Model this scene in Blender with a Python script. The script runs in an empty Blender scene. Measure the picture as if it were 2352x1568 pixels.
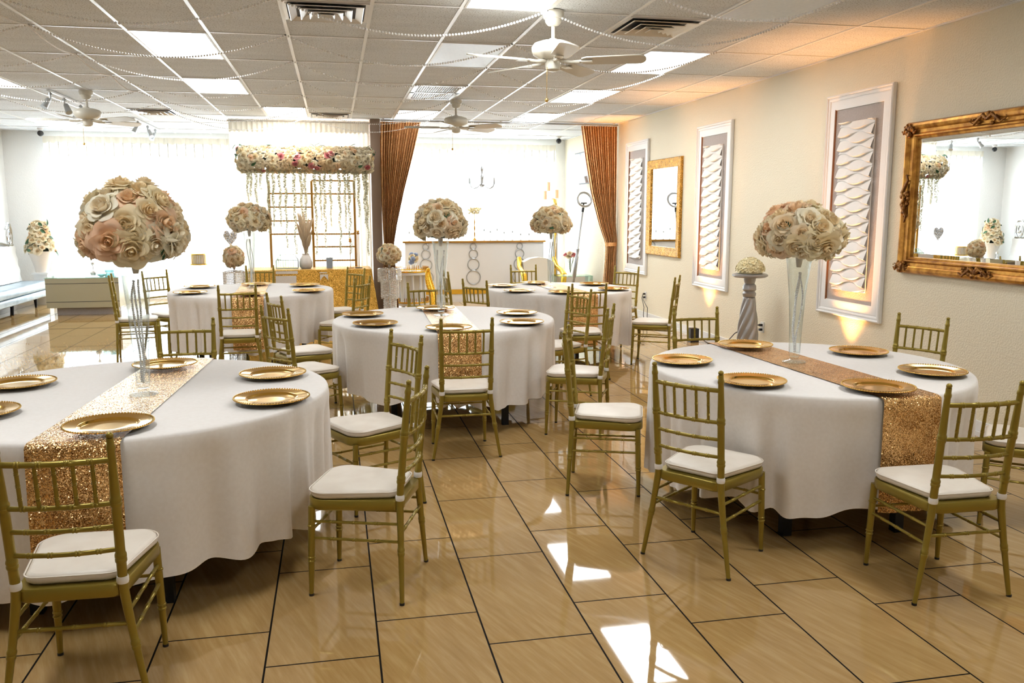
import bpy, math, random
from math import pi, sin, cos, sqrt, radians as R
from mathutils import Vector, Matrix
random.seed(7)
sc = bpy.context.scene
col = sc.collection

# ------------------------------------------------------------------ camera
CAMZ, F, YAW, PIT = 1.6113, 1952.5, 0.2045, 0.1525
cd = bpy.data.cameras.new('camera'); cam = bpy.data.objects.new('camera', cd); col.objects.link(cam)
cd.sensor_width = 36.0; cd.lens = F / 2352 * 36.0; cd.clip_end = 200
cam.location = (0, 0, CAMZ); cam.rotation_euler = (pi / 2 - PIT, 0, -YAW)
sc.camera = cam
_r = Vector((cos(YAW), -sin(YAW), 0)); _f = Vector((sin(YAW), cos(YAW), 0)); _u = Vector((0, 0, 1))
_fw = _f * cos(PIT) - _u * sin(PIT); _up = _f * sin(PIT) + _u * cos(PIT)
def at(px, py, Y):
    """the point of the room that the photograph shows at pixel (px, py), for something that stands at depth Y"""
    d = _fw + _r * ((px - 1176) / F) - _up * ((py - 784) / F)
    d = d * (Y / d.y)
    return Vector((d.x, d.y, d.z + CAMZ))

H = 3.0            # ceiling
WR = 4.53          # right wall
WL = -5.62          # left wall
YF = 16.65         # window wall
YB = -2.6          # wall behind the camera

# ------------------------------------------------------------------ helpers
class MB:
    def __init__(s): s.v = []; s.f = []; s.m = []; s.cm = 0
    def add(s, vs, fs):
        b = len(s.v); s.v += [tuple(x) for x in vs]
        for f in fs: s.f.append(tuple(i + b for i in f)); s.m.append(s.cm)
    def box(s, c, d, rz=0, M=None):
        hx, hy, hz = d[0] / 2, d[1] / 2, d[2] / 2
        vs = []
        for z in (-hz, hz):
            for x, y in ((-hx, -hy), (hx, -hy), (hx, hy), (-hx, hy)):
                p = Vector((x, y, z))
                if M is not None: p = M @ p
                elif rz: p = Vector((x * cos(rz) - y * sin(rz), x * sin(rz) + y * cos(rz), z))
                vs.append((p.x + c[0], p.y + c[1], p.z + c[2]))
        s.add(vs, [(3, 2, 1, 0), (4, 5, 6, 7), (0, 1, 5, 4), (1, 2, 6, 5), (2, 3, 7, 6), (3, 0, 4, 7)])
    def bbox(s, a, b):
        s.box([(a[i] + b[i]) / 2 for i in range(3)], [abs(b[i] - a[i]) for i in range(3)])
    def rings(s, rings, closed=True, cap=(True, True)):
        n = len(rings[0]); vs = [p for r in rings for p in r]; fs = []
        for i in range(len(rings) - 1):
            for j in range(n if closed else n - 1):
                k = (j + 1) % n
                fs.append((i * n + j, i * n + k, (i + 1) * n + k, (i + 1) * n + j))
        if closed and cap[0]: fs.append(tuple(reversed(range(n))))
        if closed and cap[1]: fs.append(tuple((len(rings) - 1) * n + j for j in range(n)))
        s.add(vs, fs)
    def lathe(s, prof, n=24, c=(0, 0, 0), cap=(True, True), mod=None):
        rr = []
        for r, z in prof:
            r = max(r, 1e-4); ring = []
            for j in range(n):
                a = 2 * pi * j / n; q = r * (mod(a, z) if mod else 1)
                ring.append((c[0] + q * cos(a), c[1] + q * sin(a), c[2] + z))
            rr.append(ring)
        s.rings(rr, True, cap)
    def tube(s, path, rad, n=8, cap=True):
        P = [Vector(p) for p in path]
        if not hasattr(rad, '__len__'): rad = [rad] * len(P)
        rr = []; ref = None
        for i, p in enumerate(P):
            t = (P[min(i + 1, len(P) - 1)] - P[max(i - 1, 0)]).normalized()
            if ref is None:
                ref = Vector((0, 0, 1)) if abs(t.z) < 0.9 else Vector((1, 0, 0))
            a = (ref - t * ref.dot(t)).normalized(); b = t.cross(a); ref = a
            rr.append([p + a * (rad[i] * cos(2 * pi * j / n)) + b * (rad[i] * sin(2 * pi * j / n)) for j in range(n)])
        s.rings(rr, True, (cap, cap))
    def grid(s, nu, nv, fn, close_u=False):
        vs = [fn(i, j) for i in range(nu) for j in range(nv)]; fs = []
        for i in range(nu if close_u else nu - 1):
            k = (i + 1) % nu
            for j in range(nv - 1):
                fs.append((i * nv + j, k * nv + j, k * nv + j + 1, i * nv + j + 1))
        s.add(vs, fs)
    def ball(s, c, r, nu=8, nv=6, sq=1.0):
        rr = []
        for i in range(1, nv):
            t = pi * i / nv
            rr.append([(c[0] + r * sin(t) * cos(2 * pi * j / nu), c[1] + r * sin(t) * sin(2 * pi * j / nu), c[2] + r * sq * cos(t)) for j in range(nu)])
        b = len(s.v); s.rings(rr, True, (False, False))
        top = len(s.v); s.v.append((c[0], c[1], c[2] + r * sq)); s.v.append((c[0], c[1], c[2] - r * sq))
        l = b + (nv - 2) * nu
        for j in range(nu):
            k = (j + 1) % nu
            s.f.append((top, b + k, b + j)); s.m.append(s.cm); s.f.append((top + 1, l + j, l + k)); s.m.append(s.cm)
    def torus(s, c, Rr, r, n=28, m=8, M=None):
        rr = []
        for i in range(n):
            a = 2 * pi * i / n; ring = []
            for j in range(m):
                b = 2 * pi * j / m; q = Rr + r * cos(b); p = Vector((q * cos(a), q * sin(a), r * sin(b)))
                if M is not None: p = M @ p
                ring.append((p.x + c[0], p.y + c[1], p.z + c[2]))
            rr.append(ring)
        rr.append(rr[0]); s.rings(rr, True, (False, False))
    def prism(s, pts, z0, z1):
        n = len(pts)
        s.add([(x, y, z0) for x, y in pts] + [(x, y, z1) for x, y in pts],
              [tuple(reversed(range(n))), tuple(range(n, 2 * n))] + [(j, (j + 1) % n, n + (j + 1) % n, n + j) for j in range(n)])
    def mesh(s, name, mats, smooth=True, angle=40):
        me = bpy.data.meshes.new(name); me.from_pydata(s.v, [], s.f)
        for m in (mats if isinstance(mats, (list, tuple)) else [mats]): me.materials.append(m)
        me.polygons.foreach_set('material_index', s.m)
        me.update()
        if smooth:
            me.polygons.foreach_set('use_smooth', [True] * len(me.polygons))
            if angle < 180: me.set_sharp_from_angle(angle=R(angle))
        return me
    def build(s, name, mats, parent=None, smooth=True, angle=40, loc=None):
        return place(s.mesh(name, mats, smooth, angle), name, parent, loc)
def place(me, name, parent=None, loc=None, rot=None, scale=None):
    o = bpy.data.objects.new(name, me); col.objects.link(o)
    if parent is not None: o.parent = parent
    if loc is not None: o.location = loc
    if rot is not None: o.rotation_euler = rot
    if scale is not None: o.scale = scale if hasattr(scale, '__len__') else (scale,) * 3
    return o
def tag(o, label, cat, group=None, kind=None):
    if label: o['label'] = label
    if cat: o['category'] = cat
    if group: o['group'] = group
    if kind: o['kind'] = kind
    return o
def thing(name, label, cat, loc=(0, 0, 0), rz=0, group=None):
    o = bpy.data.objects.new(name, None); col.objects.link(o); o.empty_display_size = 0.1
    o.location = loc; o.rotation_euler = (0, 0, rz)
    return tag(o, label, cat, group)
def struct(name, mb, mats, parent=None, smooth=False, label=None):
    o = mb.build(name, mats, parent, smooth)
    if parent is None: o['kind'] = 'structure'
    if label: o['label'] = label; o['category'] = name.split('_')[0]
    return o
def dup(root, loc=None, rz=None, label=None, group=None):
    c = root.copy(); col.objects.link(c)
    if loc is not None: c.location = loc
    if rz is not None: c.rotation_euler = (0, 0, rz)
    if label: c['label'] = label
    if group: c['group'] = group
    for ch in list(root.children):
        d = ch.copy(); d.parent = c; col.objects.link(d)
        for g in list(ch.children):
            e = g.copy(); e.parent = d; col.objects.link(e)
    return c

# ------------------------------------------------------------------ materials
def mat(name, color, rough=0.5, metal=0.0, emit=None, es=0.0, **kw):
    m = bpy.data.materials.new(name); m.use_nodes = True; b = m.node_tree.nodes['Principled BSDF']
    b.inputs['Base Color'].default_value = (*color, 1); b.inputs['Roughness'].default_value = rough; b.inputs['Metallic'].default_value = metal
    if emit: b.inputs['Emission Color'].default_value = (*emit, 1); b.inputs['Emission Strength'].default_value = es
    for k, v in kw.items(): b.inputs[k.replace('_', ' ')].default_value = v
    return m
class NT:
    def __init__(s, m): s.t = m.node_tree; s.b = s.t.nodes.get('Principled BSDF'); s.o = s.t.nodes['Material Output']
    def n(s, ty, **kw):
        x = s.t.nodes.new(ty)
        for k, v in kw.items():
            if k in ('operation', 'blend_type', 'data_type', 'feature', 'noise_dimensions', 'distance', 'wave_type', 'bands_direction', 'interpolation_type'): setattr(x, k, v)
            else:
                k = int(k[1:]) if k[0] == 'i' and k[1:].isdigit() else k.replace('_', ' ')
                i = x.inputs[k]
                if hasattr(v, 'is_linked'): s.t.links.new(v, i)
                else: i.default_value = v
        return x
    def math(s, op, a, b=0.0, c=0.0): return s.n('ShaderNodeMath', operation=op, i0=a, i1=b, i2=c).outputs[0]
    def vm(s, op, a, b=(0, 0, 0)): return s.n('ShaderNodeVectorMath', operation=op, i0=a, i1=b).outputs[0]
    def mix(s, f, a, b): 
        x = s.t.nodes.new('ShaderNodeMix'); x.data_type = 'RGBA'
        for i, v in ((0, f), (6, a), (7, b)):
            if hasattr(v, 'is_linked'): s.t.links.new(v, x.inputs[i])
            else: x.inputs[i].default_value = v if not hasattr(v, '__len__') or len(v) == 4 else (*v, 1)
        return x.outputs[2]
    def ramp(s, f, stops):
        x = s.t.nodes.new('ShaderNodeValToRGB'); s.t.links.new(f, x.inputs[0]); e = x.color_ramp.elements
        while len(e) < len(stops): e.new(0.5)
        for el, (p, c) in zip(e, stops): el.position = p; el.color = (*c, 1) if len(c) == 3 else c
        return x.outputs[0]
    def geo(s): return s.t.nodes.new('ShaderNodeNewGeometry')
    def obj(s): return s.t.nodes.new('ShaderNodeTexCoord').outputs['Object']
    def set(s, k, v): s.t.links.new(v, s.b.inputs[k])
    def bump(s, h, strength=0.3, dist=0.01): s.set('Normal', s.n('ShaderNodeBump', Height=h, Strength=strength, Distance=dist).outputs[0])

def noisy(name, c1, c2, scale, rough=0.6, metal=0.0, bump=0.0, dist=0.004, detail=3.0, stretch=None, **kw):
    m = mat(name, c1, rough, metal, **kw); t = NT(m); p = t.obj()
    if stretch: p = t.vm('MULTIPLY', p, stretch)
    f = t.n('ShaderNodeTexNoise', Vector=p, Scale=scale, Detail=detail).outputs[0]
    t.set('Base Color', t.ramp(f, [(0.35, c1), (0.65, c2)]))
    if bump: t.bump(f, bump, dist)
    return m
def sequin(name, c1, c2, scale=260.0, tilt=1.1, rough=0.22, metal=0.9):
    m = mat(name, c1, rough, metal); t = NT(m); g = t.geo()
    v = t.n('ShaderNodeTexVoronoi', Vector=t.obj(), Scale=scale)
    rnd = v.outputs['Color']
    off = t.vm('MULTIPLY', t.vm('SUBTRACT', rnd, (0.5, 0.5, 0.5)), (tilt, tilt, tilt))
    t.set('Normal', t.vm('NORMALIZE', t.vm('ADD', g.outputs['Normal'], off)))
    sep = t.n('ShaderNodeSeparateColor', Color=rnd).outputs[0]
    big = t.n('ShaderNodeTexNoise', Vector=t.obj(), Scale=14.0, Detail=4.0).outputs[0]
    k = t.math('ADD', t.math('MULTIPLY', sep, 0.55), t.math('MULTIPLY', big, 0.5))
    t.set('Base Color', t.ramp(k, [(0.3, c2), (0.62, c1)]))
    return m
def clear(name, tint=(0.93, 0.97, 0.97), gl=0.12, edge=(0.55, 0.62, 0.64)):
    m = bpy.data.materials.new(name); m.use_nodes = True; t = NT(m); t.t.nodes.remove(t.b)
    lw = t.t.nodes.new('ShaderNodeLayerWeight'); lw.inputs[0].default_value = 0.35
    c = t.mix(t.math('POWER', lw.outputs[1], 1.8), tint, edge)
    tr = t.n('ShaderNodeBsdfTransparent', Color=c); gs = t.n('ShaderNodeBsdfGlossy', Roughness=0.02, Color=(1, 1, 1, 1))
    fac = t.math('ADD', t.math('MULTIPLY', t.math('POWER', lw.outputs[1], 2.0), 0.5), gl * 0.4)
    mx = t.n('ShaderNodeMixShader', i0=fac, i1=tr.outputs[0], i2=gs.outputs[0])
    t.t.links.new(mx.outputs[0], t.o.inputs[0]); return m
def sheer(name, color, transp=0.35, transl=0.6):
    m = bpy.data.materials.new(name); m.use_nodes = True; t = NT(m); t.t.nodes.remove(t.b)
    tr = t.n('ShaderNodeBsdfTransparent', Color=(1, 1, 1, 1)); tl = t.n('ShaderNodeBsdfTranslucent', Color=(*color, 1)); df = t.n('ShaderNodeBsdfDiffuse', Color=(*color, 1))
    a = t.n('ShaderNodeMixShader', i0=transl, i1=df.outputs[0], i2=tl.outputs[0])
    lw = t.t.nodes.new('ShaderNodeLayerWeight'); lw.inputs[0].default_value = 0.5
    f = t.math('MULTIPLY_ADD', lw.outputs[1], 0.5, 1 - transp)
    b = t.n('ShaderNodeMixShader', i0=t.math('MINIMUM', f, 1.0), i1=tr.outputs[0], i2=a.outputs[0])
    t.t.links.new(b.outputs[0], t.o.inputs[0]); return m

M = {}
M['chair'] = mat('chair_gold', (0.31, 0.228, 0.036), 0.30, 0.5)
M['cushion'] = noisy('ivory_vinyl', (0.80, 0.71, 0.60), (0.86, 0.78, 0.67), 9, 0.42, bump=0.06)
M['strap'] = mat('strap_white', (0.85, 0.82, 0.78), 0.7)
M['zip'] = mat('zip_steel', (0.4, 0.4, 0.4), 0.35, 1.0)
M['cloth'] = noisy('white_polyester', (0.84, 0.785, 0.73), (0.87, 0.82, 0.77), 60, 0.82, bump=0.04, dist=0.001)
M['cloth'].node_tree.nodes['Principled BSDF'].inputs['Sheen Weight'].default_value = 0.25
M['charger'] = mat('charger_gold', (0.70, 0.405, 0.075), 0.13, 0.92)
M['chargerrim'] = mat('charger_beads', (0.86, 0.62, 0.24), 0.25, 0.95)
M['runner'] = sequin('rose_gold_sequins', (0.95, 0.60, 0.27), (0.30, 0.13, 0.035), 330, 1.0)
M['curtain'] = sequin('copper_sequins', (1.0, 0.62, 0.29), (0.60, 0.26, 0.085), 190, 0.7, 0.34, 0.55)
M['goldcloth'] = sequin('gold_sequins', (1.0, 0.62, 0.14), (0.45, 0.22, 0.03), 210, 0.9, 0.3)
M['black'] = mat('black_steel', (0.006, 0.007, 0.012), 0.35, 0.3)
M['blackplastic'] = mat('black_plastic', (0.012, 0.012, 0.014), 0.4)
M['glass'] = clear('clear_glass', (0.96, 0.98, 0.98), 0.12, (0.66, 0.71, 0.73))
M['greenglass'] = clear('green_glass', (0.86, 0.96, 0.93), 0.2, (0.3, 0.55, 0.5))
M['pane'] = clear('window_glass', (0.97, 0.98, 0.98), 0.1, (0.6, 0.66, 0.68))
M['pearl'] = mat('pearl_white', (0.90, 0.88, 0.87), 0.16, 0.15, Coat_Weight=0.6)
M['silverbead'] = mat('silver_bead', (0.88, 0.86, 0.85), 0.2, 0.4)
M['crystal'] = mat('crystal_bead', (0.92, 0.90, 0.88), 0.06, 0.55)
M['white'] = mat('white_paint', (0.86, 0.855, 0.84), 0.4)
M['whitegrid'] = mat('ceiling_bar_white', (0.86, 0.86, 0.85), 0.3)
M['fan'] = mat('fan_cream', (0.74, 0.70, 0.60), 0.3)
M['fanblade'] = mat('fan_blade', (0.66, 0.62, 0.53), 0.24)
M['brass'] = mat('brass', (0.75, 0.52, 0.16), 0.25, 1.0)
M['goldmetal'] = mat('gold_bar', (0.55, 0.29, 0.06), 0.3, 0.9)
M['brightgold'] = mat('bright_gold', (0.98, 0.62, 0.08), 0.25, 0.9)
M['silver'] = mat('silver', (0.72, 0.72, 0.72), 0.2, 1.0)
M['greymetal'] = mat('grey_metal', (0.42, 0.44, 0.45), 0.3, 0.8)
M['mirror'] = mat('mirror_glass', (0.93, 0.95, 0.95), 0.0, 1.0)
M['silverpaint'] = mat('silver_paint', (0.40, 0.39, 0.385), 0.38, 0.5)
M['lit'] = mat('lit_diffuser', (0.9, 0.9, 0.9), 0.5, emit=(0.94, 0.975, 1.0), es=10.0)
M['dimlit'] = mat('dim_diffuser', (0.9, 0.9, 0.9), 0.5, emit=(0.93, 0.97, 1.0), es=1.25)
M['unlit'] = noisy('unlit_diffuser', (0.62, 0.68, 0.78), (0.68, 0.73, 0.82), 30, 0.35)
M['dark'] = mat('duct_dark', (0.05, 0.05, 0.055), 0.6)
M['ventmetal'] = mat('vent_metal', (0.74, 0.73, 0.71), 0.28, 0.35)
M['leaf'] = noisy('rose_leaf', (0.025, 0.085, 0.04), (0.05, 0.15, 0.06), 25, 0.5)
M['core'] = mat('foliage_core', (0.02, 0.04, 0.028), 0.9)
M['beige'] = mat('beige_lacquer', (0.50, 0.46, 0.32), 0.35)
M['taupe'] = noisy('taupe_stucco', (0.46, 0.41, 0.385), (0.52, 0.47, 0.44), 120, 0.75, bump=0.9, dist=0.006)
M['plaster'] = mat('relief_plaster', (0.87, 0.84, 0.80), 0.5)
M['woodbrown'] = mat('brown_edge', (0.28, 0.13, 0.06), 0.5)
M['antique'] = noisy('antique_gold', (0.62, 0.31, 0.06), (0.32, 0.13, 0.022), 16, 0.36, 0.85, bump=0.25, dist=0.004)
M['antiquedark'] = noisy('antique_carving', (0.36, 0.16, 0.03), (0.14, 0.05, 0.012), 40, 0.45, 0.75, bump=0.8, dist=0.006)
M['glitter'] = sequin('gold_glitter', (0.85, 0.47, 0.10), (0.16, 0.07, 0.012), 190, 1.1, 0.3)
M['leatherwhite'] = mat('white_leather', (0.80, 0.80, 0.78), 0.3)
M['velvet'] = noisy('silver_velvet', (0.34, 0.45, 0.54), (0.50, 0.60, 0.68), 5, 0.28, 0.25)
M['cream'] = mat('cream_fabric', (0.82, 0.76, 0.64), 0.7)
M['ceramic'] = mat('cream_ceramic', (0.84, 0.76, 0.68), 0.3)
M['pillar'] = mat('taupe_paint', (0.36, 0.27, 0.21), 0.6)
M['peachwax'] = mat('peach_candle', (0.92, 0.55, 0.33), 0.5, Subsurface_Weight=0.3)
M['hydrangea'] = noisy('hydrangea_cream', (0.80, 0.68, 0.36), (0.88, 0.80, 0.54), 25, 0.7)
M['screen'] = mat('tv_screen', (0.02, 0.025, 0.03), 0.08)
M['greybox'] = mat('grey_paper', (0.42, 0.46, 0.50), 0.6)
M['sheer'] = sheer('white_sheer', (0.93, 0.93, 0.92), 0.26)
M['sheerwarm'] = sheer('ivory_sheer', (0.92, 0.88, 0.80), 0.22, 0.55)
M['header'] = sheer('curtain_header', (0.80, 0.75, 0.64), 0.02, 0.16)
M['pleat'] = sheer('curtain_pleat', (0.80, 0.77, 0.70), 0.12, 0.25)
M['outlet'] = mat('outlet_plate', (0.80, 0.79, 0.74), 0.4)
M['teal'] = mat('teal_glass', (0.30, 0.62, 0.62), 0.1, 0.0, Transmission_Weight=0.5)
M['bluefl'] = mat('blue_petals', (0.25, 0.30, 0.42), 0.7)
M['orange'] = mat('lamp_lens', (1, 0.6, 0.3), 0.3, emit=(1.0, 0.55, 0.2), es=12.0)

def thin(name, color, tl=.45):
    """a thin petal or plume: part of the light comes through"""
    m = bpy.data.materials.new(name); m.use_nodes = True; t = NT(m); t.t.nodes.remove(t.b)
    c = color if hasattr(color, 'is_linked') else (*color, 1)
    a = t.n('ShaderNodeBsdfDiffuse', Color=c); b = t.n('ShaderNodeBsdfTranslucent', Color=c)
    x = t.n('ShaderNodeMixShader', i0=tl, i1=a.outputs[0], i2=b.outputs[0]); t.t.links.new(x.outputs[0], t.o.inputs[0]); return m, t, a, b
def petals(name, stops, center):
    m, t, a, b = thin(name, stops[0][1], .38)
    oi = t.t.nodes.new('ShaderNodeObjectInfo'); c = t.ramp(oi.outputs['Random'], stops)
    r = t.n('ShaderNodeVectorMath', operation='LENGTH', i0=t.obj()).outputs['Value']
    k = t.ramp(r, [(0.15, (1, 1, 1)), (0.75, (0, 0, 0))])
    cc = t.mix(t.math('MULTIPLY', t.n('ShaderNodeSeparateColor', Color=k).outputs[0], 0.55), c, center)
    for n in (a, b): t.t.links.new(cc, n.inputs['Color'])
    return m
M['wisteria'] = thin('wisteria_ivory', (0.80, 0.77, 0.58), .5)[0]
M['tulle'] = thin('tulle_beige', (0.80, 0.66, 0.48), .45)[0]
M['rose'] = petals('rose_petals', [(0.0, (0.93, 0.84, 0.60)), (0.35, (0.93, 0.79, 0.53)), (0.66, (0.93, 0.88, 0.72)), (0.86, (0.93, 0.77, 0.54)), (1.0, (0.93, 0.65, 0.44))], (0.90, 0.60, 0.25))
M['pinkrose'] = petals('pink_petals', [(0.0, (0.74, 0.26, 0.27)), (1.0, (0.80, 0.38, 0.36))], (0.52, 0.10, 0.13))

# floor: glossy 16 x 32 inch tiles in running columns
m = mat('polished_tile', (0.5, 0.35, 0.18), 0.045); t = NT(m); M['floor'] = m
g = t.geo(); sp = t.n('ShaderNodeSeparateXYZ', Vector=g.outputs['Position'])
u = t.math('DIVIDE', t.math('SUBTRACT', sp.outputs[0], 0.5216 - 0.4064 * 40), 0.4064)
iu = t.math('FLOOR', u); fu = t.math('SUBTRACT', u, iu)
par = t.math('MODULO', iu, 2.0)
v = t.math('DIVIDE', t.math('ADD', t.math('SUBTRACT', sp.outputs[1], 0.506 - 0.8128 * 20), t.math('MULTIPLY', par, -0.266)), 0.8128)
iv = t.math('FLOOR', v); fv = t.math('SUBTRACT', v, iv)
du = t.math('MULTIPLY', t.math('MINIMUM', fu, t.math('SUBTRACT', 1.0, fu)), 0.4064)
dv = t.math('MULTIPLY', t.math('MINIMUM', fv, t.math('SUBTRACT', 1.0, fv)), 0.8128)
grout = t.math('LESS_THAN', t.math('MINIMUM', du, dv), 0.0037)
wn = t.n('ShaderNodeTexWhiteNoise', Vector=t.n('ShaderNodeCombineXYZ', i0=iu, i1=iv).outputs[0])
rot = t.n('ShaderNodeVectorRotate', Vector=t.vm('ADD', g.outputs['Position'], t.vm('MULTIPLY', wn.outputs['Color'], (3, 3, 0))), Axis=(0, 0, 1), Angle=-0.35)
vein = t.n('ShaderNodeTexNoise', Vector=t.vm('MULTIPLY', rot.outputs[0], (26, 2.2, 1)), Scale=1.6, Detail=6.0, Roughness=0.62).outputs[0]
tilec = t.ramp(vein, [(0.30, (0.40, 0.235, 0.080)), (0.5, (0.46, 0.28, 0.104)), (0.68, (0.53, 0.35, 0.145))])
tilec = t.mix(t.math('MULTIPLY', wn.outputs['Value'], 0.18), tilec, (0.47, 0.31, 0.14))
t.set('Base Color', t.mix(grout, tilec, (0.010, 0.007, 0.005)))
t.set('Roughness', t.math('MULTIPLY_ADD', grout, 0.6, 0.035))
t.b.inputs['IOR'].default_value = 1.70
t.set('Specular IOR Level', t.math('MULTIPLY_ADD', grout, -0.47, 0.5))
# ceiling tiles with speckles
m = mat('ceiling_tile', (0.7, 0.68, 0.63), 0.85); t = NT(m); M['ceil'] = m
p = t.obj()
sp1 = t.n('ShaderNodeTexNoise', Vector=p, Scale=95.0, Detail=2.0).outputs[0]
sp2 = t.n('ShaderNodeTexNoise', Vector=t.vm('MULTIPLY', p, (1, 4, 1)), Scale=2.2, Detail=4.0).outputs[0]
base = t.ramp(sp2, [(0.3, (0.71, 0.735, 0.765)), (0.7, (0.79, 0.815, 0.84))])
t.set('Base Color', t.mix(t.ramp(sp1, [(0.56, (0, 0, 0)), (0.68, (1, 1, 1))]), base, (0.30, 0.285, 0.26)))
t.bump(sp1, 0.25, 0.004)
# stucco walls
def stucco(name, c):
    m = mat(name, c, 0.7); t = NT(m)
    n = t.n('ShaderNodeTexNoise', Vector=t.obj(), Scale=70.0, Detail=3.0).outputs[0]
    t.bump(t.ramp(n, [(0.42, (0, 0, 0)), (0.6, (1, 1, 1))]), 0.35, 0.006); return m
M['wall'] = stucco('cream_stucco', (0.86, 0.775, 0.59))
M['wallwhite'] = stucco('white_stucco', (0.84, 0.83, 0.80))
# ================================================================== SETTING
b = MB(); b.bbox((WL - .2, YB - .2, -.1), (WR + .2, YF + .4, 0)); struct('floor', b, M['floor'])
# ceiling: tiles + T bars (bars run on the photographed grid)
GX, GY, TX, TY = -2.7507, 7.3004, 0.6096, 1.2192
b = MB(); b.bbox((WL - .2, YB - .2, H), (WR + .2, YF + .4, H + .1))
ce = struct('ceiling', b, M['ceil'])
b = MB()
for i in range(-5, 13):
    x = GX + TX * i
    if WL < x < WR: b.bbox((x - .0135, YB, H - .007), (x + .0135, YF, H + .001))
for j in range(-8, 9):
    y = GY + TY * j
    if YB < y < YF: b.bbox((WL, y - .012, H - .0062), (WR, y + .012, H + .001))
b.bbox((WR - .02, YB, H - .012), (WR, YF, H)); b.bbox((WL, YB, H - .012), (WL + .02, YF, H))
struct('trim_1', b, M['whitegrid'])
b = MB(); b.bbox((WR, YB - .2, -.1), (WR + .2, YF + .4, H + .1)); struct('wall_right', b, M['wall'])
b = MB(); b.bbox((WL - .2, YB - .2, -.1), (WL, YF + .4, H + .1)); struct('wall_left', b, M['wallwhite'])
b = MB(); b.bbox((WL, YB - .2, -.1), (WR, YB, H + .1)); struct('wall_back', b, M['wall'])
# window wall: low sill, header, end piers and the pier behind the backdrop
W1, W2 = (-4.95, -1.75), (0.95, 4.30)
SZ, HZ = 0.12, 2.82
b = MB()
b.bbox((WL, YF, -.1), (WR, YF + .2, SZ)); b.bbox((WL, YF, HZ), (WR, YF + .2, H + .1))
b.bbox((WL, YF, SZ), (W1[0], YF + .2, HZ)); b.bbox((W1[1] + 2.1, YF, SZ), (W2[0], YF + .2, HZ)); b.bbox((W2[1], YF, SZ), (WR, YF + .2, HZ))
b.bbox((W1[1], YF, SZ), (W1[1] + .25, YF + .2, HZ))
struct('wall_front', b, M['wallwhite'])
for k, (x0, x1) in enumerate((W1, (W1[1] + .25, W1[1] + 2.1), W2)):
    w = thing('window_%d' % (k + 1), None, None); w['kind'] = 'structure'
    b = MB(); n = 3 if k != 1 else 2
    for i in range(n + 1):
        x = x0 + (x1 - x0) * i / n
        b.bbox((max(x0, x - .035), YF + .04, SZ), (min(x1, x + .035), YF + .12, HZ))
    for z in (SZ + .03, 1.84, HZ - .03): b.bbox((x0, YF + .05, z - .035 - (.06 if z == 1.84 else 0)), (x1, YF + .11, z + .035 + (.06 if z == 1.84 else 0)))
    b.build('window_frame', M['greymetal'], w, False)
    b = MB(); b.bbox((x0, YF + .078, SZ), (x1, YF + .084, HZ)); b.build('window_pane', M['pane'], w, False)
b = MB(); b.bbox((WR - .014, YB, 0), (WR, YF, .11)); b.bbox((WR - .02, YB, 0), (WR, YF, .035)); struct('baseboard_right', b, M['white'])
b = MB(); b.bbox((WL, YB, 0), (WL + .014, YF, .11)); struct('baseboard_left', b, M['white'])
b = MB(); b.bbox((.585, 13.52, 0), (.735, 13.9, H)); struct('pillar', b, M['pillar'])

# ------------------------------------------------------------------ ceiling lights
def cell(i, j, half=None):
    x0, y0 = GX + TX * i, GY + TY * j
    y1 = y0 + TY
    return x0 + .014, x0 + TX - .014, (y0 + TY / 2 if half == 'far' else y0) + .014, (y1 if half != 'near' else y0 + TY / 2) - .014
def ceiling_light(i, j, m, label):
    x0, x1, y0, y1 = cell(i, j); t = thing('ceiling_light', label, 'ceiling light', ((x0 + x1) / 2, (y0 + y1) / 2, H - .012), group='panel lights in the ceiling grid')
    hx, hy = (x1 - x0) / 2, (y1 - y0) / 2
    b = MB()
    for s in (-1, 1):
        b.bbox((s * hx, -hy, 0), (s * (hx - .016), hy, .011)); b.bbox((-hx + .016, s * hy, 0), (hx - .016, s * (hy - .016), .011))
    b.build('frame', M['white'], t, False)
    b = MB(); b.bbox((-hx + .016, -hy + .016, .003), (hx - .016, hy - .016, .0105)); b.build('diffuser', m, t, False)
L = [(2, 0, 'lit', 'lit white ceiling panel above the front left rose ball, crossed by a bead swag'),
     (2, 2, 'dimlit', 'pale bluish ceiling panel right of the left ceiling fan'),
     (-2, 2, 'lit', 'lit ceiling panel cut by the left edge, beside the track spotlights'),
     (3, 4, 'lit', 'lit ceiling panel directly in front of the ivory backdrop curtain'),
     (6, -2, 'lit', 'lit ceiling panel cut by the top edge, nearest above the big ceiling fan'),
     (9, 0, 'lit', 'lit ceiling panel behind the right blade of the big ceiling fan'),
     (9, 2, 'lit', 'lit ceiling panel behind the pull chain of the big ceiling fan'),
     (9, 4, 'lit', 'small far lit ceiling panel in front of the copper curtain rod'),
     (6, 4, 'dimlit', 'pale dim ceiling panel behind the middle ceiling fan canopy'),
     (6, 0, 'unlit', 'unlit grey blue ceiling panel left of the big fan blades'),
     (9, -2, 'unlit', 'unlit lavender grey ceiling panel cut by the top edge near the right wall'),
     ]
for i, j, mm, lb in L: ceiling_light(i, j, M[mm], lb)
for i, j in ((2, -4), (9, -4), (6, -6), (-2, -2)): ceiling_light(i, j, M['lit'], 'added fill light panel over the near end of the room out of view')  # unseen panels added overhead as fill light for the foreground
for i, j, lb in ((-3, 6, 'added far fill light panel above the left sofa'), (2, 6, 'added far fill light panel hidden behind the backdrop curtain'), (6, 6, 'added far fill light panel above the left part of the bar counter'), (9, 6, 'added far fill light panel above the right part of the bar counter')): ceiling_light(i, j, M['lit'], lb)  # extra panels added to brighten the far zone around the bar
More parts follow.
